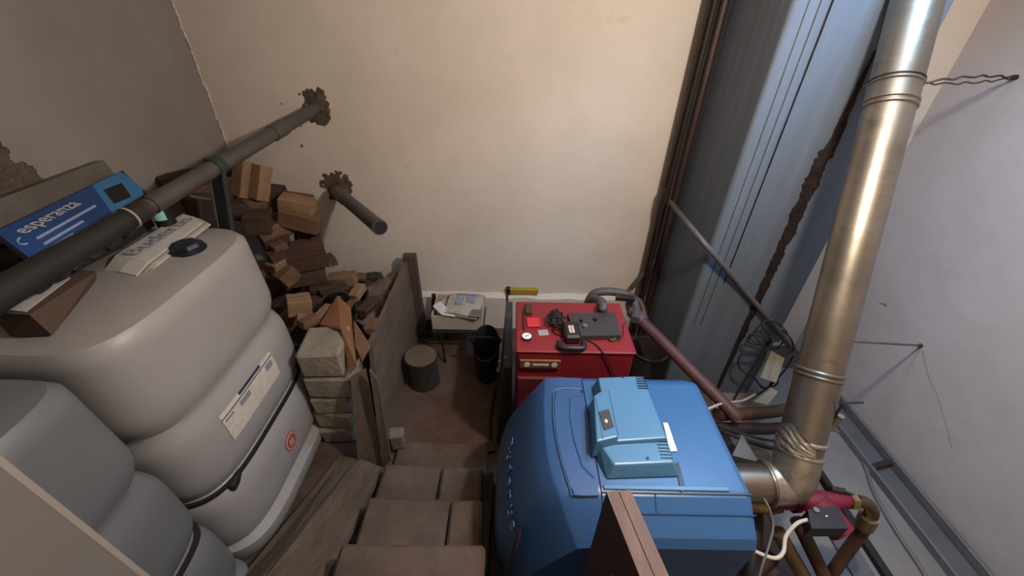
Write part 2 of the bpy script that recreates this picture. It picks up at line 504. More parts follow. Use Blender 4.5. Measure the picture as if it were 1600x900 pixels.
# low plinth ledge along the back wall
pz = 0.30
mb = MB(); vs = []; n = 60
for i in range(n + 1):
    x = -0.72 + 1.75 * i / n
    t0 = 0.012 * noise.noise(V((x * 6, 1, 0))); t1 = 0.012 * noise.noise(V((x * 7, 5, 0)))
    vs += [V((x, BY, 0)), V((x, BY - .05, 0)), V((x, BY - .05 + t1, pz + t0)), V((x, BY, pz + 0.02 + t0))]
fs = []
for i in range(n):
    o = i * 4
    for k in range(4):
        fs.append([o + k, o + (k + 1) % 4, o + 4 + (k + 1) % 4, o + 4 + k])
fs += [[0, 1, 2, 3], [n * 4, n * 4 + 1, n * 4 + 2, n * 4 + 3]]
struct(mb.add(vs, fs), 'baseboard_back', 'plaster')

# stair wall end, lower left: a white painted end with a pale corner bead
sw = struct(MB().box((-0.615, -0.52, CEIL / 2), (0.10, 1.54, CEIL)), 'wall_stair', 'stairwall')
MB().box((-0.5655, 0.2455, CEIL / 2), (0.005, 0.010, CEIL), bev=.002).build('corner_bead', 'bead', sw)

# stairs: dark rubble mass with separate stone slabs
st = MB()
levels = [(0.66, -1.28, 0.40), (0.48, 0.40, 0.656), (0.32, 0.656, 0.917), (0.16, 0.917, 1.165)]
for z, y0, y1 in levels:
    st.box((-0.31, (y0 + y1) / 2, (z - .06) / 2), (0.46, y1 - y0, z - .06))
stairs = struct(st, 'stairs', 'slab_base')


def rough_box(c, size, rot=0.0, j=0.008, bev=0.012):
    mb = MB().box((0, 0, 0), size, None, bev)
    sd = random.random() * 50
    R = rotz(rot)
    for i, p in enumerate(mb.v):
        q = V((noise.noise(p * 7 + V((sd, 0, 0))), noise.noise(p * 7 + V((0, sd, 0))), noise.noise(p * 7 + V((0, 0, sd)))))
        mb.v[i] = R @ (p + q * j) + V(c)
    return mb


rough_box((-0.33, 0.14, 0.63), (0.46, 0.50, 0.06)).build('step_slab', 'slab', stairs)
rough_box((-0.345, 0.53, 0.448), (0.53, 0.262, 0.07), 0.01).build('step_slab', 'slab', stairs)
rough_box((-0.44, 0.785, 0.288), (0.36, 0.255, 0.075), -0.02).build('step_slab', 'slab', stairs)
rough_box((-0.18, 0.79, 0.280), (0.14, 0.25, 0.065), 0.02).build('step_slab', 'slab', stairs)
rough_box((-0.50, 1.04, 0.128), (0.29, 0.245, 0.08), -0.02).build('step_slab', 'slab', stairs)
rough_box((-0.24, 1.045, 0.120), (0.21, 0.24, 0.07), 0.01).build('step_slab', 'slab', stairs)
rough_box((-0.38, 1.28, 0.02), (0.52, 0.20, 0.05), -0.02).build('step_slab', 'slab', stairs)

# ================================================================== OIL TANKS
TXC, TW = -1.42, 0.30


def sup(cx, cy, hx, hy, z, n=88, e=4.2):
    r = []
    for i in range(n):
        a = 2 * PI * i / n
        c, s_ = math.cos(a), math.sin(a)
        r.append(V((cx + hx * math.copysign(abs(c) ** (2 / e), c), cy + hy * math.copysign(abs(s_) ** (2 / e), s_), z)))
    return r


TPROF = []   # (z, inset)
segs = [(0.0, 0.115), (0.135, 0.475), (0.495, 0.865), (0.885, 1.30)]
for k, (a, b) in enumerate(segs):
    h = b - a
    last = k == 3
    for i in range(15):
        s = i / 14
        if last:
            ins = 0.028 * (1 - min(1, s / .25)) ** 2 + 0.012 * s + 0.075 * max(0, (s - .80) / .20) ** 3.0
        else:
            ins = 0.030 * abs(2 * s - 1) ** 3.5 - (.045, .022, .006)[k]
            if k == 0: ins = -0.035 + 0.03 * (1 - s) ** 3
        TPROF.append((a + h * s, ins))


def make_tank(name, label, y0, y1, m, e=4.2):
    cy, hy = (y0 + y1) / 2, (y1 - y0) / 2
    t = thing(name, label, 'oil tank', (TXC, cy, 0), 'plastic heating oil tanks')
    rings = []
    for z, ins in TPROF:
        zz = z
        if z > 1.18:   # soft dome: top surface sinks a little to the rim
            zz = 1.18 + 0.12 * math.sin(min(1, (z - 1.18) / .12) * PI / 2)
        rings.append(sup(TXC, cy, TW - ins, hy - (ins if ins > 0 else ins * .3), zz, e=e))
    for k, dz in ((.5, .006), (.2, .010)):
        rings.append(sup(TXC, cy, (TW - .087) * k, (hy - .087) * k, 1.30 + dz, e=e))
    mb = MB().loft(rings)
    body = mb.build('tank_body', m, t)
    # black tensioning strap in the third groove
    z = 0.485
    ro = []
    for dz, d in ((-.008, .016), (.008, .016), (.008, .004), (-.008, .004)):
        ro.append(sup(TXC, cy, TW - d, hy - d, z + dz, e=e))
    mb = MB().loft(ro + [ro[0]], cap0=False, cap1=False)
    strap = mb.build('strap', 'rubber', t)
    return t, body, strap, cy, hy


tank1, body1, strap1, cy1, hy1 = make_tank('oil_tank', 'grey ribbed plastic oil tank with white brochure and blue-black cap on top', 0.76, 1.62, 'tank')
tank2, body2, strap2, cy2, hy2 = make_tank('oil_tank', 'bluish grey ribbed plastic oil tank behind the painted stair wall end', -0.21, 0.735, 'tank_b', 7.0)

# fill caps
def fill_cap(c, parent):
    c = V(c)
    mb = MB().disc(c, (0, 0, 1), .062, .016, 28).disc(c + V((0, 0, .016)), (0, 0, 1), .056, .014, 8, r2=.048)
    cp = mb.build('fill_cap', 'navy', parent)
    MB().disc(c + V((0, 0, -.010)), (0, 0, 1), .068, .012, 28).build('cap_rim', 'navy', cp)
    return cp


fill_cap(V((-1.300, 1.375, 1.302)), tank1)
fill_cap(V((-1.40, 0.25, 1.306)), tank2)


def ins_at(z):
    for (z0, i0), (z1, i1) in zip(TPROF, TPROF[1:]):
        if z0 <= z <= z1:
            return i0 + (i1 - i0) * (z - z0) / max(1e-6, z1 - z0)
    return 0


def tank_x(cy, hy, y, ins):
    s = abs((y - cy) / (hy - ins))
    return TXC + (TW - ins) * (1 - s ** 4.2) ** (1 / 4.2)


def side_patch(parent, name, m, cy, hy, ya, yb, za, zb, off=0.002):
    """thin sticker following the right side of the tank"""
    n, k = 10, 6; vs = []; fs = []
    for o in (off, off + .0008):
        for i in range(n + 1):
            for j in range(k + 1):
                y = ya + (yb - ya) * i / n; z = za + (zb - za) * j / k
                vs.append(V((tank_x(cy, hy, y, ins_at(z)) + o, y, z)))
    N = (n + 1) * (k + 1)
    for i in range(n):
        for j in range(k):
            q = [i * (k + 1) + j, i * (k + 1) + j + 1, (i + 1) * (k + 1) + j + 1, (i + 1) * (k + 1) + j]
            fs += [q, [c + N for c in q]]
    rim = [i * (k + 1) for i in range(n + 1)] + [n * (k + 1) + j for j in range(1, k + 1)] + [i * (k + 1) + k for i in range(n - 1, -1, -1)] + [j for j in range(k - 1, 0, -1)]
    for a, b in zip(rim, rim[1:] + rim[:1]): fs.append([a, b, b + N, a + N])
    return MB().add(vs, fs, 0, True).build(name, m, parent)


lab = side_patch(tank1, 'label', 'label', cy1, hy1, 0.96, 1.33, 0.655, 0.80)
side_patch(lab, 'label_band', 'ink_navy', cy1, hy1, 1.08, 1.24, 0.787, 0.80, .003)
side_patch(lab, 'label_line', 'black', cy1, hy1, 0.96, 1.33, 0.775, 0.779, .003)
side_patch(lab, 'label_line', 'ink', cy1, hy1, 1.06, 1.13, 0.74, 0.765, .003)
side_patch(lab, 'label_line', 'ink', cy1, hy1, 1.26, 1.31, 0.735, 0.765, .003)
side_patch(lab, 'label_line', 'ink', cy1, hy1, 0.97, 1.02, 0.755, 0.765, .003)
lab['label'] = 'white data label with navy band'
lab2 = side_patch(tank2, 'label', 'label', cy2, hy2, 0.02, 0.40, 0.655, 0.80)
side_patch(lab2, 'label_line', 'black', cy2, hy2, 0.02, 0.40, 0.787, 0.80, .003)


def oval(parent, cy, hy, y, z, ry, rz, m, off):
    vs = []; n = 28
    for o in (off, off + .001):
        for i in range(n):
            a = 2 * PI * i / n
            yy = y + ry * math.cos(a)
            zz = z + rz * math.sin(a)
            vs.append(V((tank_x(cy, hy, yy, ins_at(zz)) + o, yy, zz)))
    fs = [list(range(n)), list(range(n, 2 * n))] + [[i, (i + 1) % n, n + (i + 1) % n, n + i] for i in range(n)]
    return MB().add(vs, fs).build('round_sticker', m, parent)


so = oval(tank1, cy1, hy1, 1.19, 0.315, .050, .052, 'ink_red', .001)
si = oval(so, cy1, hy1, 1.19, 0.315, .043, .045, 'print_cream', .0025)
oval(so, cy1, hy1, 1.19, 0.315, .037, .038, 'ink_red', .004)
for dy in (-.012, .004):
    oval(so, cy1, hy1, 1.19 + dy, 0.315, .005, .020, 'print_cream', .0055)
# strap buckle
MB().box((tank_x(cy1, hy1, 0.92, .02) + .006, 0.90, 0.470), (0.026, 0.085, 0.042), rotz(0.12), .006).build('buckle', 'rubber', strap1)

# ------------------------------------------------------------------ things on the tank
# brochure: folded, three layers
br = thing('brochure', 'folded white brochure with grey heating firm lettering lying on the tank', 'brochure', (-1.46, 1.45, 1.312))
A, B_, C_, D_ = P(158, 412, z=1.333), P(212, 424, z=1.325), P(318, 346, z=1.333), P(288, 333, z=1.340)
for k in range(3):
    mb = MB(); rows = []
    for i in range(13):
        s = i / 12
        l = A.lerp(D_, s); r = B_.lerp(C_, s)
        sag = 0.0
        if s < .16: sag = -(.16 - s) * .16
        off = V((k * .010, (k - 1) * .006, -.0075 * k))
        rows.append([l + off + V((0, 0, sag)), l.lerp(r, .5) + off + V((0, 0, .004 + sag * .7)), r + off + V((0, 0, sag * .5)),
                     r + off + V((0, 0, sag * .5 - .005)), l.lerp(r, .5) + off + V((0, 0, -.001 + sag * .7)), l + off + V((0, 0, sag - .005))])
    mb.loft(rows, smooth=False)
    mb.build('folded_sheet', 'paper' if k != 1 else 'paper_old', br)
xd = (D_ - A).normalized(); yd = (A - B_).normalized()
if xd.cross(yd).z < 0: yd = -yd
text('brochure_lettering', 'Buderus', .080, A.lerp(D_, .17).lerp(B_.lerp(C_, .17), .56) + V((0, 0, .0065)), xd, yd, 'ink', br, .0004, fit=.32)
mb = MB()
for q in (.33, .60):
    a = A.lerp(B_, q).lerp(D_.lerp(C_, q), .15); b = A.lerp(B_, q).lerp(D_.lerp(C_, q), .96)
pa, pb = A.lerp(B_, .62).lerp(D_.lerp(C_, .62), .12) + V((0, 0, .0055)), A.lerp(B_, .62).lerp(D_.lerp(C_, .62), .95) + V((0, 0, .0055))
pc, pd = A.lerp(B_, .06).lerp(D_.lerp(C_, .06), .18) + V((0, 0, .004)), A.lerp(B_, .06).lerp(D_.lerp(C_, .06), .95) + V((0, 0, .004))
mb.tube([pa, pb], .0016, 4).tube([pc, pd], .0016, 4)
mb.build('brochure_rule', 'ink', br)

# brown carton with a white label
ct = thing('cardboard_carton', 'low brown cardboard carton with a white label on the oil tank', 'carton', (-1.46, 0.98, 1.302))
c0, c1, c2, c3 = P(-20, 487, z=1.40), P(46, 492, z=1.40), P(150, 424, z=1.40), P(70, 415, z=1.40)
b1, b2 = P(80, 522, z=1.312), P(150, 436, z=1.312)
mb = MB().hexa([V((c0.x, c0.y, 1.308)), V((b1.x, b1.y, 1.308)), V((b2.x, b2.y, 1.308)), V((c3.x, c3.y, 1.308))], [c0, c1, c2, c3])
mb.build('carton_body', 'carton', ct)
l0, l1, l2, l3 = P(2, 483, z=1.4025), P(40, 487, z=1.4025), P(110, 434, z=1.4025), P(84, 428, z=1.4025)
lb = MB().slab([l0, l1, l2, l3], .0015).build('label', 'paper', ct)
m0, m1, m2, m3 = P(34, 466, z=1.4034), P(44, 468, z=1.4034), P(56, 460, z=1.4034), P(46, 458, z=1.4034)
MB().slab([m0, m1, m2, m3], .0006).build('label_print', 'ink', lb)

# dark sacking under the blue box
sk = MB()
sk.loft([[V((x, y, z)) for x, y in ((-1.72, 1.10), (-1.60, 1.09), (-1.56, 1.38), (-1.58, 1.58), (-1.715, 1.57))] for z in (1.302, 1.36, 1.40, 1.424)], smooth=False)
tag(sk.build('folded_sack', 'sack'), 'folded dark brown sacking under the blue printed box', 'sack')

# blue printed box
bb = thing('printed_box', 'flat blue retail box with white brand lettering lying behind the drain pipe', 'box', (-1.5, 1.25, 1.45))
q0, q1, q2, q3 = P(-8, 362, z=1.525), P(58, 412, z=1.475), P(230, 302, z=1.475), P(191, 266, z=1.525)
dn = V((0, 0, -.05))
qq = [q0, q1, q2, q3]
MB().hexa([p + dn for p in qq], qq).build('box_body', 'box_navy', bb)


def onq(s, t, h=.001):   # s along length from near to far, t across from left to right
    return q0.lerp(q3, s).lerp(q1.lerp(q2, s), t) + V((0, 0, h))


pf = MB().slab([onq(.0, .02), onq(.0, .99), onq(.62, .99), onq(.70, .02)], .0012).build('front_print', 'box_blue', bb)
pl_ = [onq(.70, .02), onq(.62, .99), onq(.96, .99), onq(1, .8), onq(1, .25), onq(.97, .02)]
MB().slab(pl_, .0012).build('light_print', 'box_light', bb)
MB().slab([onq(.73, .30, .002), onq(.70, .78, .002), onq(.86, .86, .002), onq(.90, .36, .002)], .0012).build('printed_square', 'black', bb)
xd = (onq(1, .5) - onq(0, .5)).normalized(); yd = onq(.5, 0) - onq(.5, 1)
text('box_lettering', 'esperanza', .062, onq(.10, .36, .0012), xd, yd, 'paper', bb, .0004, fit=.24)
MB().slab([onq(.12, .54, .0018), onq(.12, .60, .0018), onq(.58, .60, .0018), onq(.58, .54, .0018)], .0006).build('print_line', 'box_print', bb)
MB().slab([onq(.12, .72, .0018), onq(.12, .78, .0018), onq(.42, .78, .0018), onq(.42, .72, .0018)], .0006).build('print_line', 'box_print', bb)
MB().slab([onq(.12, .86, .0018), onq(.12, .90, .0018), onq(.30, .90, .0018), onq(.30, .86, .0018)], .0006).build('print_line', 'box_print', bb)
# arc emblem at the near end of the lettering
mb = MB(); mb.tube([onq(.06 + .03 * math.cos(a), .47 + .09 * math.sin(a), .002) for a in [PI * (.5 + k / 10) for k in range(11)]], .0025, 5)
mb.build('arc_emblem', 'box_print', bb)
# grey wrapped parcel between the box and the wall
g = [P(-30, 352, z=1.50), P(-12, 368, z=1.50), P(150, 287, z=1.50), P(120, 280, z=1.50)]
gq = [V((min(p.x, -1.60) if False else p.x, p.y, p.z)) for p in g]
gx0, gx1 = LX + .003, LX + .07
mb = MB().hexa([V((gx0, 1.12, 1.44)), V((gx1, 1.12, 1.44)), V((gx1, 1.66, 1.44)), V((gx0, 1.66, 1.44))],
               [V((gx0, 1.12, 1.555)), V((gx1 - .02, 1.12, 1.56)), V((gx1 - .02, 1.66, 1.565)), V((gx0, 1.66, 1.56))])
tag(mb.build('wrapped_parcel', 'wrap'), 'long grey plastic wrapped parcel against the left wall behind the blue box', 'parcel')

# ------------------------------------------------------------------ drain pipe
PW = P(495, 168, y=BY); PE = P(-45, 486, t=1.02)
dp = thing('drain_pipe', 'long grey plastic drain pipe leaving a broken hole in the back wall', 'pipe', PW)


def onp(s): return PW.lerp(PE, s)


def s_at(u):
    lo, hi = 0.0, 1.0
    for _ in range(40):
        mid = (lo + hi) / 2
        p = onp(mid) - V((0, 0, EYE))
        uu = 800 + F_PX * p.dot(rt) / p.dot(fw)
        if uu > u: lo = mid
        else: hi = mid
    return lo


S1 = s_at(212)
MB().tube([onp(-.02), onp(s_at(330))], .034, 24).build('pipe', 'pvc', dp)
MB().tube([onp(s_at(332)), onp(S1)], .029, 24).build('pipe', 'pvc', dp)
a = s_at(425)
MB().tube([onp(a - .06), onp(a)], .039, 24).build('coupling', 'pvc', dp)
a = s_at(335)
MB().tube([onp(a), onp(s_at(235))], .034, 24).build('coupling', 'pvc', dp)
MB().tube([onp(S1 - .005), onp(1.0)], [.033, .044], 20).build('foam_sleeve', 'rubber', dp)
MB().tube([onp(s_at(222)), onp(s_at(200))], .037, 20).build('sleeve_collar', 'rubber', dp)
MB().tube([onp(s_at(203)), onp(s_at(200))], .039, 20).build('sealing_ring', 'paper_old', dp)
MB().tube([onp(s_at(228)), onp(s_at(222))], .035, 20).build('sealing_ring', 'rust', dp)
# hanging black insulation scraps under the sleeve
mb = MB()
for k in range(6):
    s = s_at(195 - k * 28)
    c = onp(s) + V((-.02, 0, -.042))
    mb.sphere(c, .024, (1.2, 1.6, .8), .3, 2)
mb.build('insulation_scrap', 'rubber', dp)
# pipe clamp with brace to the left wall
cl = thing('pipe_bracket', 'dark teal strap bracket clamped round the grey drain pipe', 'bracket', onp(s_at(338)))
c = onp(s_at(338)); dr = (PE - PW).normalized()
MB().tube([c - dr * .022, c + dr * .022], .039, 24).build('clamp_band', 'teal', cl)
foot = P(352, 345, t=1.78)
f2 = foot + (foot - c) * 0.55
mb = MB()
d = (f2 - c)
side = d.cross(V((0, 0, 1))).normalized()
mid = (c + f2) / 2
zax = d.normalized(); xax = side; yax = zax.cross(xax)
R = Matrix((xax, yax, zax)).transposed()
mb.box(mid, (.080, .020, d.length), R, .002)
mb.build('brace', 'bracket_black', cl)
MB().box(mid + side * .04 + V((0, 0, .03)), (.014, .010, d.length * .8), R, .002).build('strap_tail', 'galv', cl)
MB().box(mid - side * .024 + yax * .012 + d * -.22, (.010, .004, d.length * .35), R).build('strap_edge', 'galv', cl)
MB().tube([P(297, 306, t=1.62), P(328, 312, t=1.72)], .004, 8).build('tie_rod', 'galv', cl)
# cyan light below the pipe, painted as a label on an added shape
tg = thing('holder', 'small dark bottle with cyan light painted on beneath the drain pipe', 'holder', P(251, 345, t=1.66))
bp_ = P(251, 330, t=1.66)
MB().tube([bp_ + V((0, 0, -.06)), bp_ + V((0, 0, .03)), bp_ + V((0, 0, .045)), bp_ + V((0, 0, .06))], [.036, .036, .018, .016], 20).build('holder_body', 'black', tg)
mb = MB(); vs = []; fs = []
n = 8
for i in range(n + 1):
    a = -2.1 + 1.5 * i / n
    for z in (-.028, .022):
        vs.append(bp_ + V((math.cos(a) * .0372, math.sin(a) * .0372, z)))
for i in range(n): fs.append([2 * i, 2 * i + 2, 2 * i + 3, 2 * i + 1])
mb.add(vs, fs).build('cyan_glow', 'cyan', tg)

# second stub pipe out of the lower hole
SW = P(528, 298, y=BY + .02); SJ = P(527, 300, y=BY - .10); SE = P(593, 355, t=2.0)
sp = thing('stub_pipe', 'short angled grey plastic pipe stub sticking out of the back wall', 'pipe', SW)
MB().tube(smooth_path([SW, SJ, SJ.lerp(SE, .3), SJ.lerp(SE, .75), SE]), .038, 24).build('pipe', 'pvc', sp)
MB().tube([SJ.lerp(SE, .05), SJ.lerp(SE, .22)], .043, 24).build('coupling', 'pvc', sp)
MB().tube([SJ.lerp(SE, .96), SJ.lerp(SE, 1.01)], .040, 24).build('rim', 'pvc', sp)
MB().disc(SJ.lerp(SE, 1.011), SE - SJ, .034, .001, 24).build('pipe_mouth', 'black', sp)

# ================================================================== FIREWOOD
TONES = {'l': ('wood_l', 'pale freshly split'), 'm': ('wood_m', 'mid brown split'), 'd': ('wood_d', 'dark weathered split')}
log_n = 0


def log(p0, p1, w, h, tone, bark=True, shape=0, label=None, group='firewood in the heap behind the tank'):
    global log_n
    log_n += 1
    p0, p1 = V(p0), V(p1)
    d = p1 - p0; L = d.length
    z = d.normalized()
    x = z.cross(V((0, 0, 1)))
    if x.length < .1: x = V((1, 0, 0))
    x.normalize(); y = z.cross(x)
    R = Matrix((x, y, z)).transposed()
    if shape == 0:
        prof = [(-.5, -.5), (.5, -.5), (.5, .5), (-.5, .5)]
    elif shape == 1:
        prof = [(-.5, -.45), (.5, -.5), (.35, .1), (.0, .55), (-.38, .12)]
    else:
        prof = [(-.5, .4), (-.35, -.1), (0, -.5), (.35, -.1), (.5, .45)]
    rings = []
    for s in (0, .33, .66, 1):
        rings.append([V((px * w * (1 + random.uniform(-.07, .07)), py * h * (1 + random.uniform(-.07, .07)), (s - .5) * L)) for px, py in prof])
    mb = MB()
    n = len(prof)
    vs = [p for r in rings for p in r]
    fs = []; mi = []
    for i in range(3):
        for k in range(n):
            fs.append([i * n + k, i * n + (k + 1) % n, (i + 1) * n + (k + 1) % n, (i + 1) * n + k])
            mi.append(1 if (bark and k == (1 if shape == 0 else 0)) else 0)
    fs.append(list(range(n))[::-1]); mi.append(0)
    fs.append([3 * n + k for k in range(n)]); mi.append(0)
    me = bpy.data.meshes.new('firewood_log')
    me.from_pydata(vs, [], fs)
    me.materials.append(M[TONES[tone][0]]); me.materials.append(M['bark'])
    for i, p in enumerate(me.polygons): p.material_index = mi[i]
    b = bmesh.new(); b.from_mesh(me)
    bmesh.ops.recalc_face_normals(b, faces=b.faces)
    bmesh.ops.bevel(b, geom=list(b.edges), offset=.004, segments=1, affect='EDGES')
    b.to_mesh(me); b.free()
    o = bpy.data.objects.new('firewood_log', me)
    COL.objects.link(o)
    o.location = (p0 + p1) / 2
    o.rotation_mode = 'QUATERNION'
    o.rotation_quaternion = R.to_quaternion()
    lab_ = label or (TONES[tone][1] + ' firewood log half hidden behind the tank')
    tag(o, lab_, 'log', group)
    ORG[o.name] = V(o.location)
    return o


def lg(u0, v0, y0, u1, v1, y1, w, h, tone, shape=0, bark=False, label=None):
    g_ = 'firewood in the heap behind the tank'
    return log(P(u0, v0, y=y0), P(u1, v1, y=y1), w, h, tone, bark, shape, label, g_ if label is None else None)


# top pair standing on the heap
lg(376, 308, 2.10, 383, 252, 2.18, .10, .07, 'l', label='pale split log standing upright atop the heap, nearer the drain pipe')
lg(401, 312, 2.10, 407, 258, 2.18, .11, .07, 'l', label='pale split log standing upright atop the heap beside its twin')
lg(376, 324, 2.08, 420, 326, 2.12, .13, .11, 'm', 0, label='mid brown split log lying under the upright pale pair')
lg(405, 322, 2.18, 438, 300, 2.35, .13, .11, 'd', 0, True, label='dark barked log angled to the wall beside the upright pale pair')
lg(438, 316, 2.10, 492, 326, 2.12, .10, .09, 'l', label='pale block of split wood lying crosswise on the upper right of the heap')
lg(440, 308, 2.22, 488, 316, 2.24, .10, .06, 'm', 1, label='brown wedge log behind the pale crosswise block')
lg(438, 336, 2.06, 500, 352, 2.08, .09, .10, 'm', 0, label='mid brown log directly under the pale crosswise block')
lg(455, 350, 2.10, 500, 362, 2.14, .09, .08, 'd', 1, label='dark wedge log under the log that carries the pale crosswise block')
lg(405, 372, 1.98, 448, 348, 2.10, .13, .10, 'm', 0, label="wide brown log slanting out above the tank's far shoulder")
lg(412, 386, 1.95, 450, 372, 2.05, .09, .08, 'd', 1, label='dark wedge log under the wide slanting brown log')
lg(384, 346, 1.98, 425, 344, 2.02, .14, .10, 'd', 0, label="wide dark log under the upright pale pair's supporting log, behind the tank")
lg(425, 392, 1.92, 447, 384, 1.98, .09, .07, 'm', 1, label="small brown wedge log leaning at the tank's far edge")
lg(422, 408, 1.88, 445, 398, 1.94, .08, .08, 'd', 0, label="small dark squared log touching the tank's far edge")
lg(424, 422, 1.85, 442, 410, 1.92, .09, .07, 'l', 1, label="small pale wedge log touching the tank's far edge")
lg(437, 440, 1.84, 458, 420, 1.92, .09, .08, 'm', 0, label='brown squared log end in front of the dark barked logs')
lg(446, 446, 1.86, 462, 436, 1.94, .08, .07, 'm', 1, label='small brown wedge log just above the fuel bin scraps')
lg(446, 392, 2.04, 505, 380, 2.14, .12, .11, 'd', 2, True, label='uppermost of three dark barked logs stacked by the wall')
lg(450, 412, 2.02, 510, 398, 2.12, .13, .11, 'd', 2, True, label='middle one of three dark barked logs stacked by the wall')
lg(452, 432, 2.00, 508, 424, 2.10, .13, .11, 'd', 2, True, label='lowest of three dark barked logs stacked by the wall')
lg(462, 372, 2.12, 498, 372, 2.20, .10, .09, 'd', 1, True, label='dark barked wedge log resting over the three stacked barked logs')
lg(480, 445, 2.10, 512, 442, 2.18, .10, .09, 'd', 2, True, label='dark barked log beside the clean pale squared block')
lg(503, 408, 2.12, 517, 405, 2.26, .10, .09, 'm', 2, label='small round brown log end touching the back wall')
lg(514, 438, 2.20, 557, 434, 2.22, .085, .075, 'l', label='clean pale squared wood block lying where the heap meets the bin')
lg(532, 432, 2.28, 572, 436, 2.30, .08, .06, 'm', 1, label='brown wedge behind the clean pale squared block')
# dark logs seen between pipe and tank
lg(250, 292, 1.90, 320, 278, 2.05, .12, .10, 'd', 1, True)
lg(280, 306, 1.86, 345, 300, 1.98, .12, .10, 'm', 1)
lg(290, 322, 1.80, 350, 322, 1.90, .13, .11, 'd', 0, True)
lg(318, 290, 2.05, 366, 296, 2.14, .12, .11, 'd', 2, True)
lg(325, 262, 2.20, 362, 262, 2.30, .10, .10, 'm', 1)
lg(240, 275, 2.08, 300, 262, 2.25, .10, .09, 'd', 1, True)
lg(350, 330, 1.95, 385, 330, 2.02, .13, .10, 'd', 1, True)
# logs filling the heap down to the floor (seen through the gaps)
for k in range(34):
    row = k // 6; c = k % 6
    x = -1.64 + c * .115 + random.uniform(-.01, .01)
    z = .06 + row * .115
    if x > -1.42 + (5 - row) * .085: continue
    log((x, 1.70 + random.uniform(0, .04), z), (x + random.uniform(-.02, .02), 2.28, z + random.uniform(-.01, .01)), .112, .108, random.choice('mdd'), True, random.choice((0, 1, 2)))

# ------------------------------------------------------------------ block pillar
blocks = [(512, 537, 575, .74), ]
bz = [(0.0, 0.13), (0.13, 0.26), (0.262, 0.392), (0.395, 0.55), (0.555, 0.72)]
bpos = [(-1.00, 1.43), (-0.985, 1.43), (-0.975, 1.43), (-0.945, 1.425), (-0.955, 1.43)]
names = ['lowest of the stack, half hidden in dirt', 'second from the floor', 'middle one with crumbled edges',
         'fourth from the floor, carrying the top block', 'topmost of its stack, chipped']
for k, ((z0, z1), (x, y)) in enumerate(zip(bz, bpos)):
    wd = (.20, .22, .21, .25, .22)[k]
    mb = rough_box((x, y + .07, (z0 + z1) / 2 + .001), (wd, .22, z1 - z0 - .004), (0.03, -.04, .05, -.03, .08)[k], .014, .014)
    tag(mb.build('concrete_block', 'block'), 'cream aerated concrete block, ' + names[k], 'block', 'stacked blocks beside the tank')

# ------------------------------------------------------------------ board partition
# big board: plane x ~ -.74 from the post to the stair
bd = thing('board_partition', 'large weathered wooden board wall enclosing the fuel bin', 'board', (-.74, 1.85, 0))
Xb = -0.74
q = [P(634, 417, x=Xb), P(578, 528, x=Xb), P(598, 697, x=Xb), P(645, 515, x=Xb)]
ypts = [(2.40, .66), (1.55, .67), (1.50, .62), (1.36, .05), (1.36, .0), (2.40, .0)]
for k in range(3):
    y0, y1 = 1.37, 2.40
    z0, z1 = (0.0, .225, .45)[k], (.222, .447, .668)[k]
    ya = (1.365, 1.42, 1.48)[k]; yb_ = (1.405, 1.465, 1.54)[k]
    bot = [V((Xb - .013, ya, z0)), V((Xb + .013, ya, z0)), V((Xb + .013, 2.395, z0)), V((Xb - .013, 2.395, z0))]
    top = [V((Xb - .013, yb_, z1)), V((Xb + .013, yb_, z1)), V((Xb + .013, 2.395, z1)), V((Xb - .013, 2.395, z1))]
    MB().hexa(bot, top).build('plank', 'plank', bd)
tag(MB().box((-.712, 2.37, .36), (.088, .05, .72), None, .004).build('wooden_post', 'post'), 'dark upright wooden post against the back wall', 'post')
# narrow plank leaning against the near end, down to the stair
mb = MB()
a0, a1, a2, a3 = P(548, 588, y=1.37), P(572, 575, y=1.40), P(598, 722, y=1.28), P(560, 722, y=1.26)
a2.z = max(a2.z, .005); a3.z = max(a3.z, .005)
mb.slab([a0, a1, a2, a3], .022)
tag(mb.build('leaning_plank', 'plank'), 'short weathered plank leaning upright at the near end of the bin', 'plank')
mb = MB()
a0, a1, a2, a3 = P(578, 575, y=1.34), P(590, 590, y=1.335), P(612, 716, y=1.25), P(600, 722, y=1.25)
mb.slab([a0, a1, a2, a3], .02)
tag(mb.build('leaning_plank', 'plank'), 'narrow dark slat leaning beside the short plank', 'plank')
# orange hardboard piece
mb = MB()
pts = [P(500, 506, y=1.62), P(527, 462, y=1.85), P(548, 480, y=1.80), P(553, 512, y=1.62), P(557, 570, y=1.385), P(546, 582, y=1.375), P(532, 512, y=1.55)]
mb.hexa([p + V((0, -.004, -.012)) for p in pts], pts)
tag(mb.build('orange_hardboard', 'orange_board'), 'pointed orange-brown hardboard offcut leaning over the block stack', 'board')
mb = MB()
pts = [P(553, 500, y=1.66), P(580, 540, y=1.52), P(566, 565, y=1.42), P(555, 540, y=1.5)]
mb.hexa([p + V((-.006, 0, -.014)) for p in pts], pts)
tag(mb.build('wood_offcut', 'wood_m'), 'brown wood offcut wedged between the hardboard and plank wall', 'offcut')
# bin contents
GB = 'scraps in the fuel bin'


SCRAP_LABELS = iter(('large pale squared wood offcut lying between the tank and the block stack',
    'thin pale stick leaning beside the orange hardboard', 'short brown stick lying over the topmost block',
    'small pale wedge scrap next to the large pale offcut', 'pale upright wood scrap inside the black hose loop',
    'small brown wedge scrap under the curved black hose', 'dark flat scrap beneath the curved black hose',
    'dark wedge scrap just below the barked logs', 'dark round scrap under the clean pale squared block',
    'dark wedge scrap touching the plank wall among the rubble', 'brown wedge scrap at the lower end of the plank wall',
    'dark wedge scrap behind the thin pale stick'))


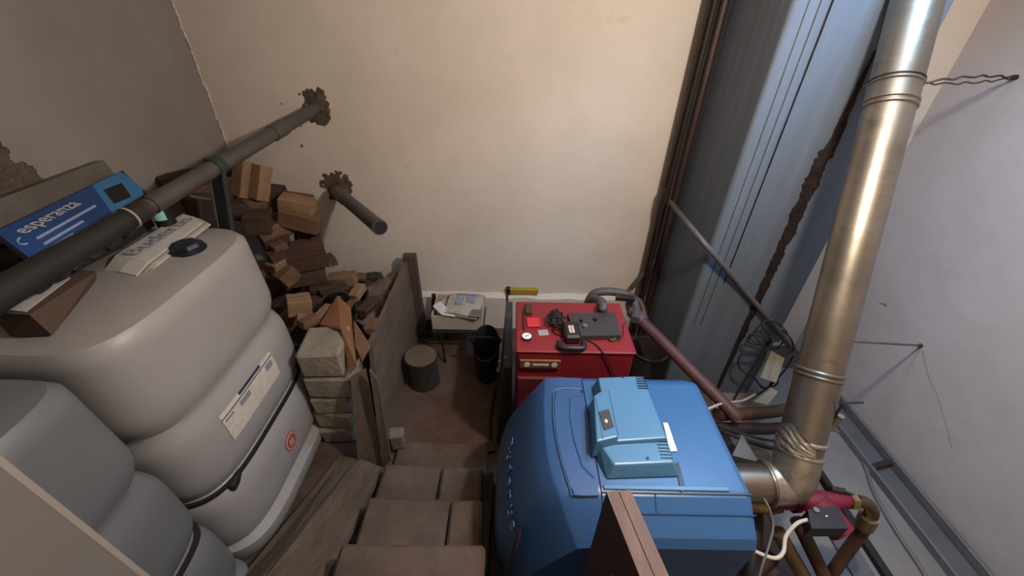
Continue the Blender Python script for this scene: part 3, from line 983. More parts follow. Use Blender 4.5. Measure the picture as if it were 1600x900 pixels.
def scrap(u0, v0, y0, u1, v1, y1, w, h, tone, shape=0):
    log(P(u0, v0, y=y0), P(u1, v1, y=y1), w, h, tone, False, shape, next(SCRAP_LABELS), GB)


for a in ((448, 478, 1.72, 486, 474, 1.78, .10, .10, 'l', 0), (494, 500, 1.70, 516, 478, 1.82, .05, .04, 'l', 0),
          (470, 508, 1.60, 496, 496, 1.68, .06, .05, 'm', 0), (462, 498, 1.64, 480, 502, 1.66, .06, .05, 'l', 1),
          (552, 466, 1.95, 566, 446, 2.05, .06, .05, 'l', 0), (540, 484, 1.85, 556, 470, 1.95, .05, .05, 'm', 1),
          (500, 462, 1.95, 545, 452, 2.05, .07, .06, 'd', 1), (484, 456, 1.98, 520, 450, 2.04, .07, .06, 'd', 1),
          (488, 446, 2.05, 540, 446, 2.12, .09, .08, 'd', 2), (565, 492, 1.80, 590, 470, 1.95, .08, .07, 'd', 1),
          (578, 520, 1.62, 588, 502, 1.72, .07, .06, 'm', 1), (470, 484, 1.80, 500, 470, 1.9, .08, .07, 'd', 1)):
    scrap(*a)
mb = MB()
for k in range(260):
    y = random.uniform(1.58, 2.38); x = random.uniform(-1.08, -.81)
    f = (y - 1.58) / .8
    z = .30 + f * .22 + .10 * max(0, noise.noise(V((x * 4, y * 4, 2)))) + random.uniform(-.02, .02)
    mb.sphere((x, y, z), random.uniform(.018, .045), (1.2, 1.1, .8), .35)
for k in range(30):
    x0, y0 = -1.02 + .16 * random.random(), 1.56 + .8 * random.random()
    mb.sphere((x0, y0, random.uniform(.05, .28)), .07, (1.2, 1.2, .9), .3)
cp_ = mb.build('coal_heap', 'coal')
cp_['kind'] = 'stuff'
tag(cp_, 'dark coal and rubble heaped in the wooden fuel bin', 'coal')
# grey-brown rubble stones near the post
for k, (u, v, y, r) in enumerate(((588, 458, 2.15, .075), (602, 448, 2.22, .07), (615, 440, 2.28, .06), (590, 478, 2.02, .07), (575, 500, 1.85, .06), (606, 466, 2.12, .06))):
    tag(MB().sphere(P(u, v, y=y), r, (1.1, 1.2, .9), .18, 2).build('rubble_stone', 'plank'), 'grey-brown rubble lump heaped against the plank wall', 'stone', 'rubble lumps in the bin')
# black hoses on the bin
hs = MB().tube(smooth_path([P(497, 476, y=1.85), P(512, 460, y=1.92), P(535, 456, y=1.98), P(552, 468, y=1.94), P(558, 486, y=1.84), P(554, 500, y=1.76)]), .008, 8)
tag(hs.build('rubber_hose', 'rubber'), 'curved black rubber hose lying on wood scraps in the bin', 'hose')
hs = MB().tube(smooth_path([P(556, 446, y=2.12), P(572, 450, y=2.10), P(574, 464, y=2.02), P(565, 474, y=1.95)]), .007, 8)
tag(hs.build('rubber_hose', 'rubber'), 'short black hose loop hanging behind the bent hose', 'hose')
# loose white stone at the stair and sloping kerb planks
tag(rough_box((-.632, 1.355, .105), (.085, .07, .12), .2, .012, .012).build('loose_stone', 'stone'), 'small pale upright stone at the foot of the stairs', 'stone')
mb = MB()
k0, k1, k2, k3 = P(408, 910, z=.36), P(505, 912, z=.40), P(597, 730, z=.07), P(562, 716, z=.07)
mb.slab([k0, k1, k2, k3], .03)
tag(mb.build('kerb_plank', 'plank'), 'wide dark plank sloping down beside the stone steps', 'plank')
mb = MB()
k0, k1, k2, k3 = P(350, 935, z=.13), P(403, 910, z=.30), P(560, 716, z=.055), P(531, 712, z=.02)
mb.slab([k0, k1, k2, k3], .018)
tag(mb.build('kerb_plank', 'plank'), 'narrow plank running between the tank and the sloping plank', 'plank')

# ------------------------------------------------------------------ stump, stool, carton of papers
sc_ = P(657, 556, z=.24)
tg = thing('chopping_block', 'round sawn tree stump used as chopping block', 'stump', (sc_.x, sc_.y, 0))
rings = []
for z, k in ((0, 1.02), (.06, .97), (.14, .96), (.24, 1.0)):
    rings.append([V((sc_.x + math.cos(a) * .105 * k * (1 + .05 * noise.noise(V((math.cos(a) * 2, math.sin(a) * 2, 3)))),
                     sc_.y + math.sin(a) * .10 * k * (1 + .05 * noise.noise(V((math.cos(a) * 2, math.sin(a) * 2, 7)))), z)) for a in [2 * PI * i / 28 for i in range(28)]])
MB().loft(rings, smooth=False).build('trunk', 'bark', tg)
MB().loft([[V((p.x, p.y, .2405)) for p in rings[-1]], [V((sc_.x + (p.x - sc_.x) * .96, sc_.y + (p.y - sc_.y) * .96, .246)) for p in rings[-1]]], smooth=False).build('sawn_top', 'log_end', tg)

sx0, sx1, sy0, sy1, sz = -.545, -.20, 2.08, 2.36, .285
tg = thing('metal_stand', 'small black metal stand under the white paper carton', 'stand', ((sx0 + sx1) / 2, 2.2, 0))
mb = MB()
for a, b in (((sx0, sy0), (sx1, sy0)), ((sx1, sy0), (sx1, sy1)), ((sx1, sy1), (sx0, sy1)), ((sx0, sy1), (sx0, sy0))):
    mb.tube([V((*a, sz - .01)), V((*b, sz - .01))], .009, 8)
mb.build('frame', 'iron', tg)
for x, y, dx in ((sx0 + .05, sy0 + .01, .02), (sx1 - .05, sy0 + .01, .04), (sx0 + .05, sy1 - .01, .0), (sx1 - .05, sy1 - .01, 0)):
    MB().tube([V((x, y, sz - .01)), V((x + dx, y - .03, 0))], .009, 8).build('leg', 'iron', tg)
tg = thing('paper_carton', 'white open carton filled with old newspapers', 'carton', ((sx0 + sx1) / 2, 2.2, sz))
for c, s in (((-.372, 2.095, .345), (.345, .008, .115)), ((-.372, 2.345, .345), (.345, .008, .115)), ((-.541, 2.22, .345), (.008, .25, .115)), ((-.203, 2.22, .345), (.008, .25, .115))):
    MB().box(c, s).build('carton_side', 'carton_white', tg)
MB().box((-.372, 2.22, .290), (.337, .25, .006)).build('carton_bottom', 'carton_white', tg)
# papers inside
for k in range(4):
    c = V((-.37 + (.02, -.02, .01, 0)[k], 2.225, .305 + k * .022))
    tag(MB().box(c, (.29, .20, .019), rotz((.05, -.08, .12, -.05)[k]), .003).build('newspaper', 'paper_old'), 'folded newspaper stacked inside the white carton', 'newspaper', 'newspapers in the white carton')
np_ = thing('newspaper', 'open grey-printed newspaper lying on top of the carton', 'newspaper', (-.35, 2.2, .40))
q = [P(692, 489, z=.425), P(745, 497, z=.425), P(758, 462, z=.425), P(705, 458, z=.425)]
mb = MB(); rows = []
for i in range(7):
    s = i / 6; l = q[0].lerp(q[3], s); r = q[1].lerp(q[2], s)
    rows.append([l.lerp(r, k / 5) + V((0, 0, .012 * math.sin(k / 5 * PI) + .006 * math.sin(i * 1.7 + k))) for k in range(6)] + [l.lerp(r, k / 5) + V((0, 0, -.016)) for k in (5, 4, 3, 2, 1, 0)])
mb.loft(rows, smooth=False).build('sheet', 'paper_old', np_)


def onn(s, t, h=.0175): return q[0].lerp(q[3], s).lerp(q[1].lerp(q[2], s), t) + V((0, 0, h))


for (s0, s1, t0, t1) in ((.42, .80, .25, .46), (.55, .85, .54, .78), (.88, .93, .2, .85)):
    MB().slab([onn(s0, t0), onn(s0, t1), onn(s1, t1), onn(s1, t0)], .002).build('printed_picture', 'ink', np_)
mb = MB().slab([P(676, 478, z=.44), P(690, 492, z=.42), P(712, 495, z=.42), P(688, 470, z=.44)], .004)
tag(mb.build('paper_sheet', 'paper'), 'white folded sheet poking out beside the open newspaper', 'paper')
mb = MB().slab([P(731, 494, z=.436), P(752, 496, z=.436), P(754, 484, z=.44), P(738, 483, z=.442)], .004)
tag(mb.build('paper_scrap', 'galv'), 'grey torn scrap lying on the open newspaper', 'paper')
# debris between stump and post
for k, (u, v, z_, r) in enumerate(((655, 510, .06, .04), (668, 520, .03, .035), (662, 530, .02, .03), (648, 522, .03, .04), (672, 505, .05, .035), (690, 528, .02, .03))):
    tag(MB().sphere(P(u, v, z=z_), r, (1.2, 1, .8), .3, 1).build('debris_lump', 'bark'), 'small dark debris lump on the floor between stump and post', 'debris', 'debris behind the stump')
tag(MB().box(P(676, 466, y=2.37) + V((0, 0, -.08)), (.03, .02, .24), Matrix.Rotation(.1, 3, 'Y'), .003).build('kindling_stick', 'bark'), 'short dark stick standing behind the newspaper carton', 'stick')

# ================================================================== RED BOILER
rx0, rx1, ry0, ry1, rz = .025, .565, 1.307, 1.675, .85
rb = thing('solid_fuel_boiler', 'red enamelled solid fuel boiler with bronze nameplate', 'boiler', ((rx0 + rx1) / 2, (ry0 + ry1) / 2, 0))
bx = MB().box(((rx0 + rx1) / 2, (ry0 + ry1) / 2, (rz - .012) / 2), (rx1 - rx0 - .008, ry1 - ry0 - .008, rz - .012), None, .006)
body = bx.build('casing', 'red', rb)
MB().box(((rx0 + rx1) / 2, (ry0 + ry1) / 2, rz - .008), (rx1 - rx0 + .006, ry1 - ry0 + .006, .016), None, .006).build('top_plate', 'red', rb)
dr_ = MB().box((.145, ry0 - .006, .36), (.23, .02, .66), None, .008).build('fire_door', 'red_dark', rb)
MB().box((.04, ry0 - .028, .40), (.02, .03, .10), None, .006).build('door_handle', 'iron', dr_)
np2 = MB().box((.135, ry0 - .007, .775), (.19, .012, .055), None, .004).build('nameplate', 'bronze', rb)
for x, s in ((.075, .022), (.2, .022)):
    MB().disc((x, ry0 - .013, .775), (0, -1, 0), .014, .002, 14).build('nameplate_emblem', 'print_cream', np2)
MB().box((.138, ry0 - .0138, .775), (.075, .002, .010)).build('nameplate_bar', 'print_cream', np2)
top = rz
g0 = P(823, 528, z=rz)
ga = MB().disc(g0, (0, 0, 1), .024, .012, 24).build('gauge', 'iron', rb)
MB().disc(g0 + V((0, 0, .012)), (0, 0, 1), .022, .001, 24).build('gauge_face', 'white', ga)
MB().box(g0 + V((0, 0, .0138)), (.024, .003, .0014), rotz(.6)).build('gauge_needle', 'black', ga)
c = P(833, 505, z=rz)
MB().box(c + V((0, 0, .006)), (.065, .065, .012), rotz(.05), .003).build('red_cover', 'red_bright', rb)
c = P(826, 486, z=rz)
MB().box(c + V((0, .0, .010)), (.035, .075, .020), None, .003).build('rusty_bracket', 'rust', rb)
MB().box(P(818, 500, z=rz) + V((0, 0, .004)), (.008, .15, .008)).build('slot_edge', 'iron', rb)
c = P(849, 520, z=rz)
pg = MB().box(c + V((0, 0, .001)), (.046, .038, .0015), rotz(.15)).build('paper_note', 'paper_old', rb)
for k in (-1, 0, 1): MB().box(c + V((0, k * .010, .0024)), (.034, .004, .0008), rotz(.15)).build('note_line', 'ink', pg)
# control plate
cpz = rz + .028
p0, p1, p2, p3 = P(887, 489, z=cpz), P(962, 488, z=cpz), P(971, 524, z=cpz), P(899, 525, z=cpz)
cpl = MB().slab([p3, p2, p1, p0], .027).build('control_plate', 'ctrl_grey', rb)
for u, v, r in ((930, 500, .010), (908, 502, .008)):
    MB().disc(P(u, v, z=cpz), (0, 0, 1), r, .012, 14).build('plate_knob', 'black', cpl)
MB().disc(P(914, 511, z=cpz), (0, 0, 1), .012, .012, 14).build('plate_knob', 'galv', cpl)
# black blower module with sticker and handle
c = P(893, 518, z=rz + .03)
bl = MB().box(V((c.x, c.y, rz + .026)), (.075, .115, .05), rotz(.03), .010).build('blower_module', 'black', rb)
s_ = P(893, 514, z=rz + .052)
lb = MB().box(s_, (.024, .05, .0015), rotz(.05)).build('module_sticker', 'print_cream', bl)
for k in range(4): MB().box(s_ + V((0, -.016 + k * .011, .0012)), (.014, .004, .0008)).build('sticker_mark', 'black', lb)
hc = P(894, 541, z=rz + .02)
MB().tube(smooth_path([hc + V((-.055, .03, 0)), hc + V((-.05, -.008, 0)), hc + V((0, -.016, .004)), hc + V((.05, -.008, 0)), hc + V((.055, .03, 0))]), .013, 10).build('module_handle', 'black', bl)
# wire bundle
mb = MB()
for k in range(16):
    c = P(868 + random.uniform(-7, 7), 502 + random.uniform(-8, 8), z=rz + .012)
    pts = []
    for i in range(9):
        a = 2 * PI * i / 8 + k
        pts.append(c + V((math.cos(a) * random.uniform(.012, .030), math.sin(a) * random.uniform(.018, .050), random.uniform(0, .03))))
    mb.tube(smooth_path(pts, 4), .003, 5)
mb.build('wire_bundle', 'black', rb)
MB().tube(smooth_path([P(863, 511, z=rz + .006), P(866, 520, z=rz + .005), P(880, 525, z=rz + .006)]), .003, 6).build('cable', 'black', rb)
MB().tube(smooth_path([P(912, 528, z=rz + .006), P(930, 538, z=rz + .004), P(942, 550, z=rz + .004), P(947, 558, y=ry0 - .006), P(956, 578, y=ry0 - .006), P(966, 600, y=ry0 - .006)]), .003, 6).build('cable', 'black', rb)
c = P(956, 532, z=rz)
kn = MB().disc(c, (0, 0, 1), .016, .016, 16).build('thermostat_knob', 'bronze', rb)
MB().box(c + V((0, 0, .020)), (.018, .008, .008)).build('knob_grip', 'iron', kn)
MB().tube(smooth_path([c + V((.01, 0, .012)), P(968, 531, z=rz + .01), P(974, 524, z=rz + .006), P(975, 507, z=rz + .01), P(985, 500, z=rz + .01)]), .0025, 6).build('capillary', 'copper', rb)
# flue stub of the red boiler: grey elbow going back
mb = MB().tube(smooth_path([P(942, 488, z=rz), P(942, 478, z=rz + .05), P(938, 470, y=1.78), P(925, 468, y=1.95), P(915, 478, y=2.1)]), .024, 14)
mb.build('vent_elbow', 'pipe_grey', rb)

# pipework behind the red boiler
tg = thing('return_pipework', 'brown pipe bend with valve behind the red boiler', 'pipe', P(970, 480, y=1.9))
MB().tube(smooth_path([P(918, 474, y=2.05), P(930, 458, y=2.05), P(960, 456, y=2.05), P(985, 464, y=2.02), P(994, 482, y=1.95), P(992, 500, y=1.85)]), .026, 12).build('pipe', 'pipe_grey', tg)
MB().tube(smooth_path([P(985, 462, y=2.08), P(1000, 472, y=2.05), P(1006, 490, y=2.0), P(1008, 505, y=1.95)]), .022, 12).build('pipe', 'copper', tg)
vb = MB().tube([P(962, 464, y=1.98), P(992, 466, y=1.96)], .024, 10).build('valve_body', 'iron', tg)
MB().tube([P(970, 459, y=1.95), P(992, 462, y=1.93)], .006, 8).build('valve_lever', 'redpipe', vb)

# red oxide pipe slanting down towards the blue boiler's back
a, b = P(990, 488, y=1.95), P(1140, 640, y=1.32)
tg = thing('return_pipe', 'thick red oxide painted pipe slanting past the blue boiler', 'pipe', a)
MB().tube(smooth_path([P(986, 470, y=2.06), a, a.lerp(b, .3), a.lerp(b, .7), b, P(1152, 655, y=1.28)]), .034, 14).build('pipe', 'redpipe', tg)
MB().tube([a.lerp(b, -.02), a.lerp(b, .12)], .042, 14).build('coupling', 'pipe_grey', tg)

# yellow spirit level behind the red boiler
a, b = P(796, 462, y=2.36), P(842, 464, y=2.36)
tg = thing('spirit_level', 'yellow spirit level lying on the ledge behind the red boiler', 'level', V(((a.x + b.x) / 2, 2.36, .30)))
MB().box(V(((a.x + b.x) / 2, BY - .02, .350)), (b.x - a.x, .03, .05), None, .004).build('level_body', 'yellow', tg)
MB().box(V((a.x - .01, BY - .02, .350)), (.03, .034, .062), None, .004).build('end_cap', 'black', tg)

# dark panel, bucket and poker left of the red boiler
mb = MB().hexa([V((-.075, 1.40, 0)), V((.012, 1.40, 0)), V((.012, 1.98, 0)), V((-.075, 1.98, 0))],
               [V((-.035, 1.44, .60)), V((.005, 1.44, .60)), V((.005, 1.95, .64)), V((-.035, 1.95, .64))])
tg = thing('steel_screen', 'charcoal sheet metal screen leaning on the side of the red boiler', 'screen', (-.03, 1.7, 0))
mb.build('panel_body', 'charcoal', tg)
MB().tube([P(792, 458, y=2.0), P(793, 480, y=1.95)], .008, 8).build('panel_rod', 'iron', tg)
for k, (u, v) in enumerate(((781, 565), (790, 560), (778, 578))):
    MB().sphere(P(u, v, y=1.42) + V((0, 0, 0)), .012, (1, 1, 1.4), .2, 1).build('hinge_pin', 'galv', tg)
tg = thing('coal_scuttle', 'black metal coal scuttle between the carton stand and charcoal screen', 'scuttle', (-.17, 1.93, 0))
rings = [[V((-.165 + math.cos(a) * r * .8, 1.95 + math.sin(a) * r * 1.1, z + (.05 * math.sin(a) if z > .2 else 0))) for a in [2 * PI * i / 24 for i in range(24)]] for z, r in ((0, .085), (.02, .09), (.30, .115), (.305, .108), (.05, .085))]
MB().loft(rings).build('scuttle_body', 'iron', tg)
MB().tube(smooth_path([V((-.255, 1.95, .30)), V((-.26, 1.90, .38)), V((-.165, 1.87, .42)), V((-.07, 1.90, .38)), V((-.075, 1.95, .30))]), .006, 8).build('scuttle_handle', 'iron', tg)
tg = thing('fire_poker', 'black iron fire poker lying on the floor beside the charcoal screen', 'poker', (-.09, 1.5, 0))
MB().tube(smooth_path([V((-.11, 1.40, .012)), V((-.12, 1.6, .012)), V((-.10, 1.80, .012))]), .008, 8).build('poker_rod', 'iron', tg)
MB().box((-.11, 1.37, .014), (.05, .07, .022), rotz(.3), .004).build('poker_handle', 'black', tg)

# ================================================================== CORNER PIPES
def vpipe(name, label, pts, r, m, group=None, n=12):
    o = MB().tube(smooth_path(pts, 6), r, n).build(name, m)
    return tag(o, label, 'pipe', group)


vpipe('riser_pipe', 'thick maroon vertical riser pipe in the corner by the back wall', [(.962, 2.40, 0), (.955, 2.40, 1.2), (.952, 2.40, CEIL)], .026, 'maroon_pipe')
vpipe('riser_pipe', 'maroon vertical riser pipe closest to the chimney side', [(1.03 - .005, 2.385, 0), (1.015, 2.385, 1.2), (1.005, 2.385, CEIL)], .023, 'maroon_pipe')
vpipe('riser_pipe', 'thin dark riser pipe with a jog beside the maroon risers', [(.955, 2.345, 0.1), (.945, 2.345, .9), (.925, 2.345, 1.12), (.925, 2.345, 1.22), (.945, 2.345, 1.36), (.945, 2.345, CEIL)], .011, 'iron')
vpipe('wall_strut_pipe', 'short grey pipe slanting up along the back wall to the risers', [P(985, 452, y=2.40), P(1042, 385, y=2.40)], .016, 'pipe_grey')
vpipe('slanted_conduit', 'thin grey conduit slanting from the risers across the chimney face', [P(1048, 316, y=2.30), P(1095, 374, y=1.80), P(1160, 450, y=1.785), P(1240, 545, y=1.775)], .015, 'pipe_grey')
# rusty bucket in the corner by the chimney
c = P(1058, 560, z=0.05)
tg = thing('rusty_bucket', 'dark rusty soot bucket in the corner beside the chimney', 'bucket', (.90, 1.90, 0))
rings = [[V((.91 + math.cos(a) * r, 1.92 + math.sin(a) * r, z)) for a in [2 * PI * i / 28 for i in range(28)]] for z, r in ((0, .085), (.02, .09), (.30, .115), (.305, .11), (.06, .085))]
MB().loft(rings).build('bucket_body', 'sack', tg)
MB().tube([V((.91 + math.cos(a) * .117, 1.92 + math.sin(a) * .117, .30)) for a in [2 * PI * i / 28 for i in range(29)]], .006, 8, cap=False).build('bucket_rim', 'sack', tg)
for k, (x, y, r, m) in enumerate(((.72, 1.80, .06, 'bark'), (.80, 1.66, .055, 'coal'), (.70, 1.55, .05, 'bark'), (.86, 1.50, .06, 'coal'), (.68, 1.42, .05, 'coal'), (.95, 1.62, .05, 'bark'), (.78, 1.38, .06, 'bark'))):
    tag(MB().sphere((x, y, r * .7), r, (1.3, 1.1, .8), .28, 2).build('clinker_lump', m), 'dark clinker lump on the floor between the two boilers', 'clinker', 'clinker between the boilers')

# ================================================================== FLUE
F0, F1 = P(1238, 742, t=1.50), P(1433, 0, t=1.36)
fl = thing('flue_pipe', 'tall leaning stainless steel flue pipe rising to the chimney', 'flue', (F0.x, F0.y, 0))
fd = (F1 - F0)
FR = .0735


def onf(s): return F0 + fd * s


cuts = [(.045, .235, FR), (.225, .80, FR * .985), (.79, 1.10, FR * 1.0)]
for k, (a, b, r) in enumerate(cuts):
    MB().tube([onf(a + (b - a) * i / 6) for i in range(7)], r, 40).build('flue_section', 'steel', fl)
for s in (.235, .225, .80, .79, .835):
    MB().tube([onf(s - .004), onf(s - .0015), onf(s + .0015), onf(s + .004)], [FR, FR + .0045, FR + .0045, FR], 40).build('bead_ring', 'steel', fl)
for s in (.055, .085):
    MB().tube([onf(s - .005), onf(s - .002), onf(s + .002), onf(s + .005)], [FR + .002, FR + .008, FR + .008, FR + .002], 40).build('bead_ring', 'foil', fl)
# elbow and horizontal stub to the boiler
HX = .74
jl = F0 + V((0, 0, -.0))
stub_y, stub_z = F0.y + .0, F0.z - .005
MB().tube(smooth_path([onf(.06), onf(.0) + V((0, 0, .0)), F0 + V((-.02, -.01, -.035)), F0 + V((-.09, -.01, -.045))], 6), FR + .004, 40).build('elbow', 'foil', fl)
MB().tube([F0 + V((-.08, -.01, -.045)), V((HX, F0.y - .01, F0.z - .045))], FR - .004, 40).build('boiler_connector', 'steel', fl)
MB().tube([F0 + V((-.092, -.01, -.045)), F0 + V((-.086, -.01, -.045))], FR + .010, 40).build('bead_ring', 'foil', fl)
# crumpled foil patch
mb = MB(); vs = []; fs = []; ax = fd.normalized(); e1 = V((-1, -.6, 0)); e1 = (e1 - ax * e1.dot(ax)).normalized(); e2 = ax.cross(e1)
nu, nv = 12, 8
for i in range(nu + 1):
    for j in range(nv + 1):
        a = -1.0 + 2.6 * i / nu
        wv = .06 + .06 * (1 - abs(i / nu - .45) * 1.5) * (j / nv)
        r = FR + .006 + .005 * random.random()
        vs.append(onf(wv) + (e1 * math.cos(a) - e2 * math.sin(a)) * r)
for i in range(nu):
    for j in range(nv):
        o = i * (nv + 1) + j
        fs.append([o, o + 1, o + nv + 2, o + nv + 1])
mb.add(vs, fs).build('foil_patch', 'foil', fl)
# inspection latch on the right side of the pipe
lt = onf(.145) + V((FR * .80, -.04, 0))
la = MB().tube([lt + V((.015, 0, -.05)), lt + V((.02, .0, .03))], .012, 10).build('latch', 'foil', fl)
MB().tube(smooth_path([lt + V((0, 0, .02)), lt + V((-.005, 0, .09)), lt + V((.01, 0, .10)), lt + V((.06, 0, .105))]), .004, 6).build('latch_wire', 'iron', la)
MB().tube(smooth_path([lt + V((.015, 0, -.05)), lt + V((-.02, -.02, -.06)), lt + V((-.06, -.05, -.055))]), .006, 6).build('latch_wire', 'iron', la)

# ties to the right wall
def sfl(v):
    lo, hi = -.2, 1.2
    for _ in range(40):
        mid = (lo + hi) / 2; p = onf(mid) - V((0, 0, EYE))
        vv = 450 - F_PX * p.dot(up) / p.dot(fw)
        if vv > v: lo = mid
        else: hi = mid
    return lo


t1 = onf(sfl(128)); w1 = P(1588, 121, x=RX)
tg = thing('flue_tie', 'twisted rusty wire tying the flue to a nail high on the right wall', 'wire', w1)
MB().tube([t1 + (e1 * math.cos(a) + e2 * math.sin(a)) * (FR + .002) for a in [2 * PI * i / 40 for i in range(41)]], .0025, 6, cap=False).build('wire_loop', 'iron', tg)
st_ = t1 + V((FR * .9, -.02, 0))
for k in (0, 1):
    pts = []
    for i in range(15):
        s = i / 14
        p = st_.lerp(w1, s)
        p = p + V((0, 0, (.012 if k else -.010) * math.sin(PI * s) + .004 * math.sin(i * 2.3 + k * 2)))
        pts.append(p)
    MB().tube(smooth_path(pts, 3), .004 if k else .003, 6).build('twisted_wire', 'rust', tg)
MB().disc(w1 + V((.004, 0, 0)), (-1, 0, 0), .011, .018, 10).build('nail', 'iron', tg)
t2 = onf(sfl(540)); w2 = P(1440, 540, x=RX)
tg = thing('flue_stay', 'thin straight grey stay rod from flue to right wall', 'rod', w2)
MB().tube([t2 + V((FR * .6, .03, 0)), w2], .005, 8).build('rod', 'pipe_grey', tg)
MB().sphere(w2 + V((-.006, 0, 0)), .011, sub=2, smooth=True).build('rod_head', 'iron', tg)
# faint crack below the rod head in the right wall
mb = MB().tube(smooth_path([P(1442, 548, x=RX - .0005), P(1452, 590, x=RX - .0005), P(1462, 610, x=RX - .0005), P(1475, 650, x=RX - .0005), P(1488, 700, x=RX - .0005)], 4), .0022, 5)
mb.build('hairline_crack', 'wall_crack', wall_right)
mb = MB().sphere(P(1382, 476, x=RX), .012, (.2, 1.5, .5), .3).sphere(P(1376, 474, x=RX), .008, (.2, 1.6, .5), .3)
mb.build('plaster_chips', 'rubble', wall_right)

# ------------------------------------------------------------------ channels on the floor at the right wall
tg = thing('steel_channel', 'long grey steel channel lying at the foot of the right wall', 'channel', (2.08, .9, .012))
for x, w_, h in ((2.165, .02, .06), (2.09, .12, .012), (2.02, .015, .045)):
    MB().box((x, .85, .012 + h / 2), (w_, 2.3, h), None, .002).build('channel_web' if w_ > .1 else 'channel_flange', 'channel' if w_ > .1 else 'galv', tg)
MB().box((2.085, 1.28, .055), (.13, .03, .014), rotz(.25), .003).build('red_bracket', 'maroon_pipe', tg)
tg = MB().box((1.72, .55, .030), (.035, 1.5, .036), None, .004).build('floor_rail', 'iron')
tag(tg, 'dark iron rail on the pale floor beside the pump', 'rail')
tg = MB().box((1.62, .55, .020), (.10, 1.5, .016), None, .003).build('floor_strip', 'channel')
tag(tg, 'flat grey metal strip on the pale floor beside the iron rail', 'strip')
tag(MB().tube(smooth_path([P(1300, 668, z=.02), P(1330, 690, z=.02), P(1352, 730, z=.02), P(1366, 770, z=.02), P(1400, 830, z=.02), P(1440, 890, z=.02), P(1460, 930, z=.02)]), .010, 8).build('floor_cable', 'cable_grey'), 'grey cable snaking over the pale floor near the steel channel', 'cable')
tag(MB().tube(smooth_path([P(1278, 735, z=.05), P(1296, 760, z=.08), P(1312, 775, z=.10)]), .010, 8).build('iron_bar', 'iron'), 'short dark bar end behind the crimson pump', 'bar')

# cream debris, wires at the chimney foot
tg = thing('junction_box', 'cream plastic cable cover leaning at the chimney foot under tangled wires', 'junction box', P(1195, 600, y=1.74))
a = [P(1188, 590, y=1.66), P(1213, 598, y=1.64), P(1226, 560, y=1.74), P(1205, 548, y=1.76)]
MB().slab(a, .03).build('cover', 'cream', tg)
MB().tube([a[0].lerp(a[1], .5), a[3].lerp(a[2], .4)], .004, 6).build('cover_rib', 'cream', tg)
a = [P(1178, 628, y=1.56), P(1200, 632, y=1.54), P(1216, 612, y=1.58), P(1206, 606, y=1.60)]
tag(MB().slab(a, .03).build('cream_board', 'cream'), 'small cream board scrap below the junction cover', 'board')
tg = thing('wire_coil', 'tangled coil of black wires hanging at the chimney foot', 'wire', P(1205, 545, y=1.70))
for k, pts in enumerate((
        [(1232, 545), (1212, 520), (1196, 502), (1190, 508), (1204, 526), (1222, 530), (1236, 545)],
        [(1230, 520), (1215, 505), (1195, 502), (1175, 522), (1168, 530), (1176, 538), (1195, 538), (1208, 528)],
        [(1200, 540), (1180, 535), (1170, 525), (1178, 522), (1195, 530), (1202, 543), (1215, 544), (1224, 532)],
        [(1188, 552), (1165, 550), (1154, 562), (1158, 578), (1178, 590), (1192, 606), (1212, 602), (1215, 592), (1205, 598), (1200, 610)],
        [(1206, 532), (1190, 552), (1172, 582), (1158, 605), (1146, 626)],
        [(1240, 556), (1225, 580), (1200, 606), (1180, 618), (1162, 626)],
        [(1222, 516), (1236, 530), (1240, 546), (1230, 552)])):
    MB().tube(smooth_path([P(u, v, y=1.72 - .004 * k) for u, v in pts], 6), .0055 if k > 2 else .0045, 6).build('wire', 'rubber', tg)
mb = MB().sphere(P(1210, 530, y=1.70), .03, (1.2, .7, .6), .3, 2)
mb.build('wire_knot', 'rubber', tg)
tag(MB().tube(smooth_path([P(1104, 640, y=1.22), P(1130, 630, y=1.35), P(1160, 626, y=1.50), P(1180, 616, y=1.6)], 6), .006, 8).build('pale_cable', 'cable_white'), 'pale cable rising from behind the blue boiler to the wires', 'cable')
# brown pipes and cables between boiler and flue
for k, (u0, v0, y0, u1, v1, y1, r, m, lab_) in enumerate((
        (1120, 648, 1.32, 1228, 640, 1.42, .032, 'copper', 'upper brown pipe running behind the blue boiler to the flue'),
        (1118, 668, 1.28, 1232, 668, 1.34, .030, 'maroon_pipe', 'lower maroon pipe running behind the blue boiler to the flue'),
        (1124, 672, 1.27, 1222, 704, 1.16, .010, 'rubber', 'black cable sagging beneath the brown pipes'),
        (1118, 664, 1.2, 1215, 690, 1.16, .006, 'rubber', 'thin black cable crossing under the brown pipes'))):
    a, b = P(u0, v0, y=y0), P(u1, v1, y=y1)
    tag(MB().tube(smooth_path([a, a.lerp(b, .3) + V((0, 0, -.008)), a.lerp(b, .7) + V((0, 0, -.012)), b]), r, 12).build('connecting_pipe' if r > .02 else 'cable', m), lab_, 'pipe' if r > .02 else 'cable')
a = [P(1146, 712, y=1.0), P(1186, 722, y=.98), P(1160, 680, y=1.12)]
a = [a[2], a[1], V((a[1].x, a[1].y, .001)), V((a[0].x, a[0].y, .001)), a[0]]
tag(MB().hexa([p + V((0, .006, 0)) for p in a], a).build('sheet_offcut', 'galv'), 'pointed grey sheet metal offcut standing behind the flue connector', 'sheet')

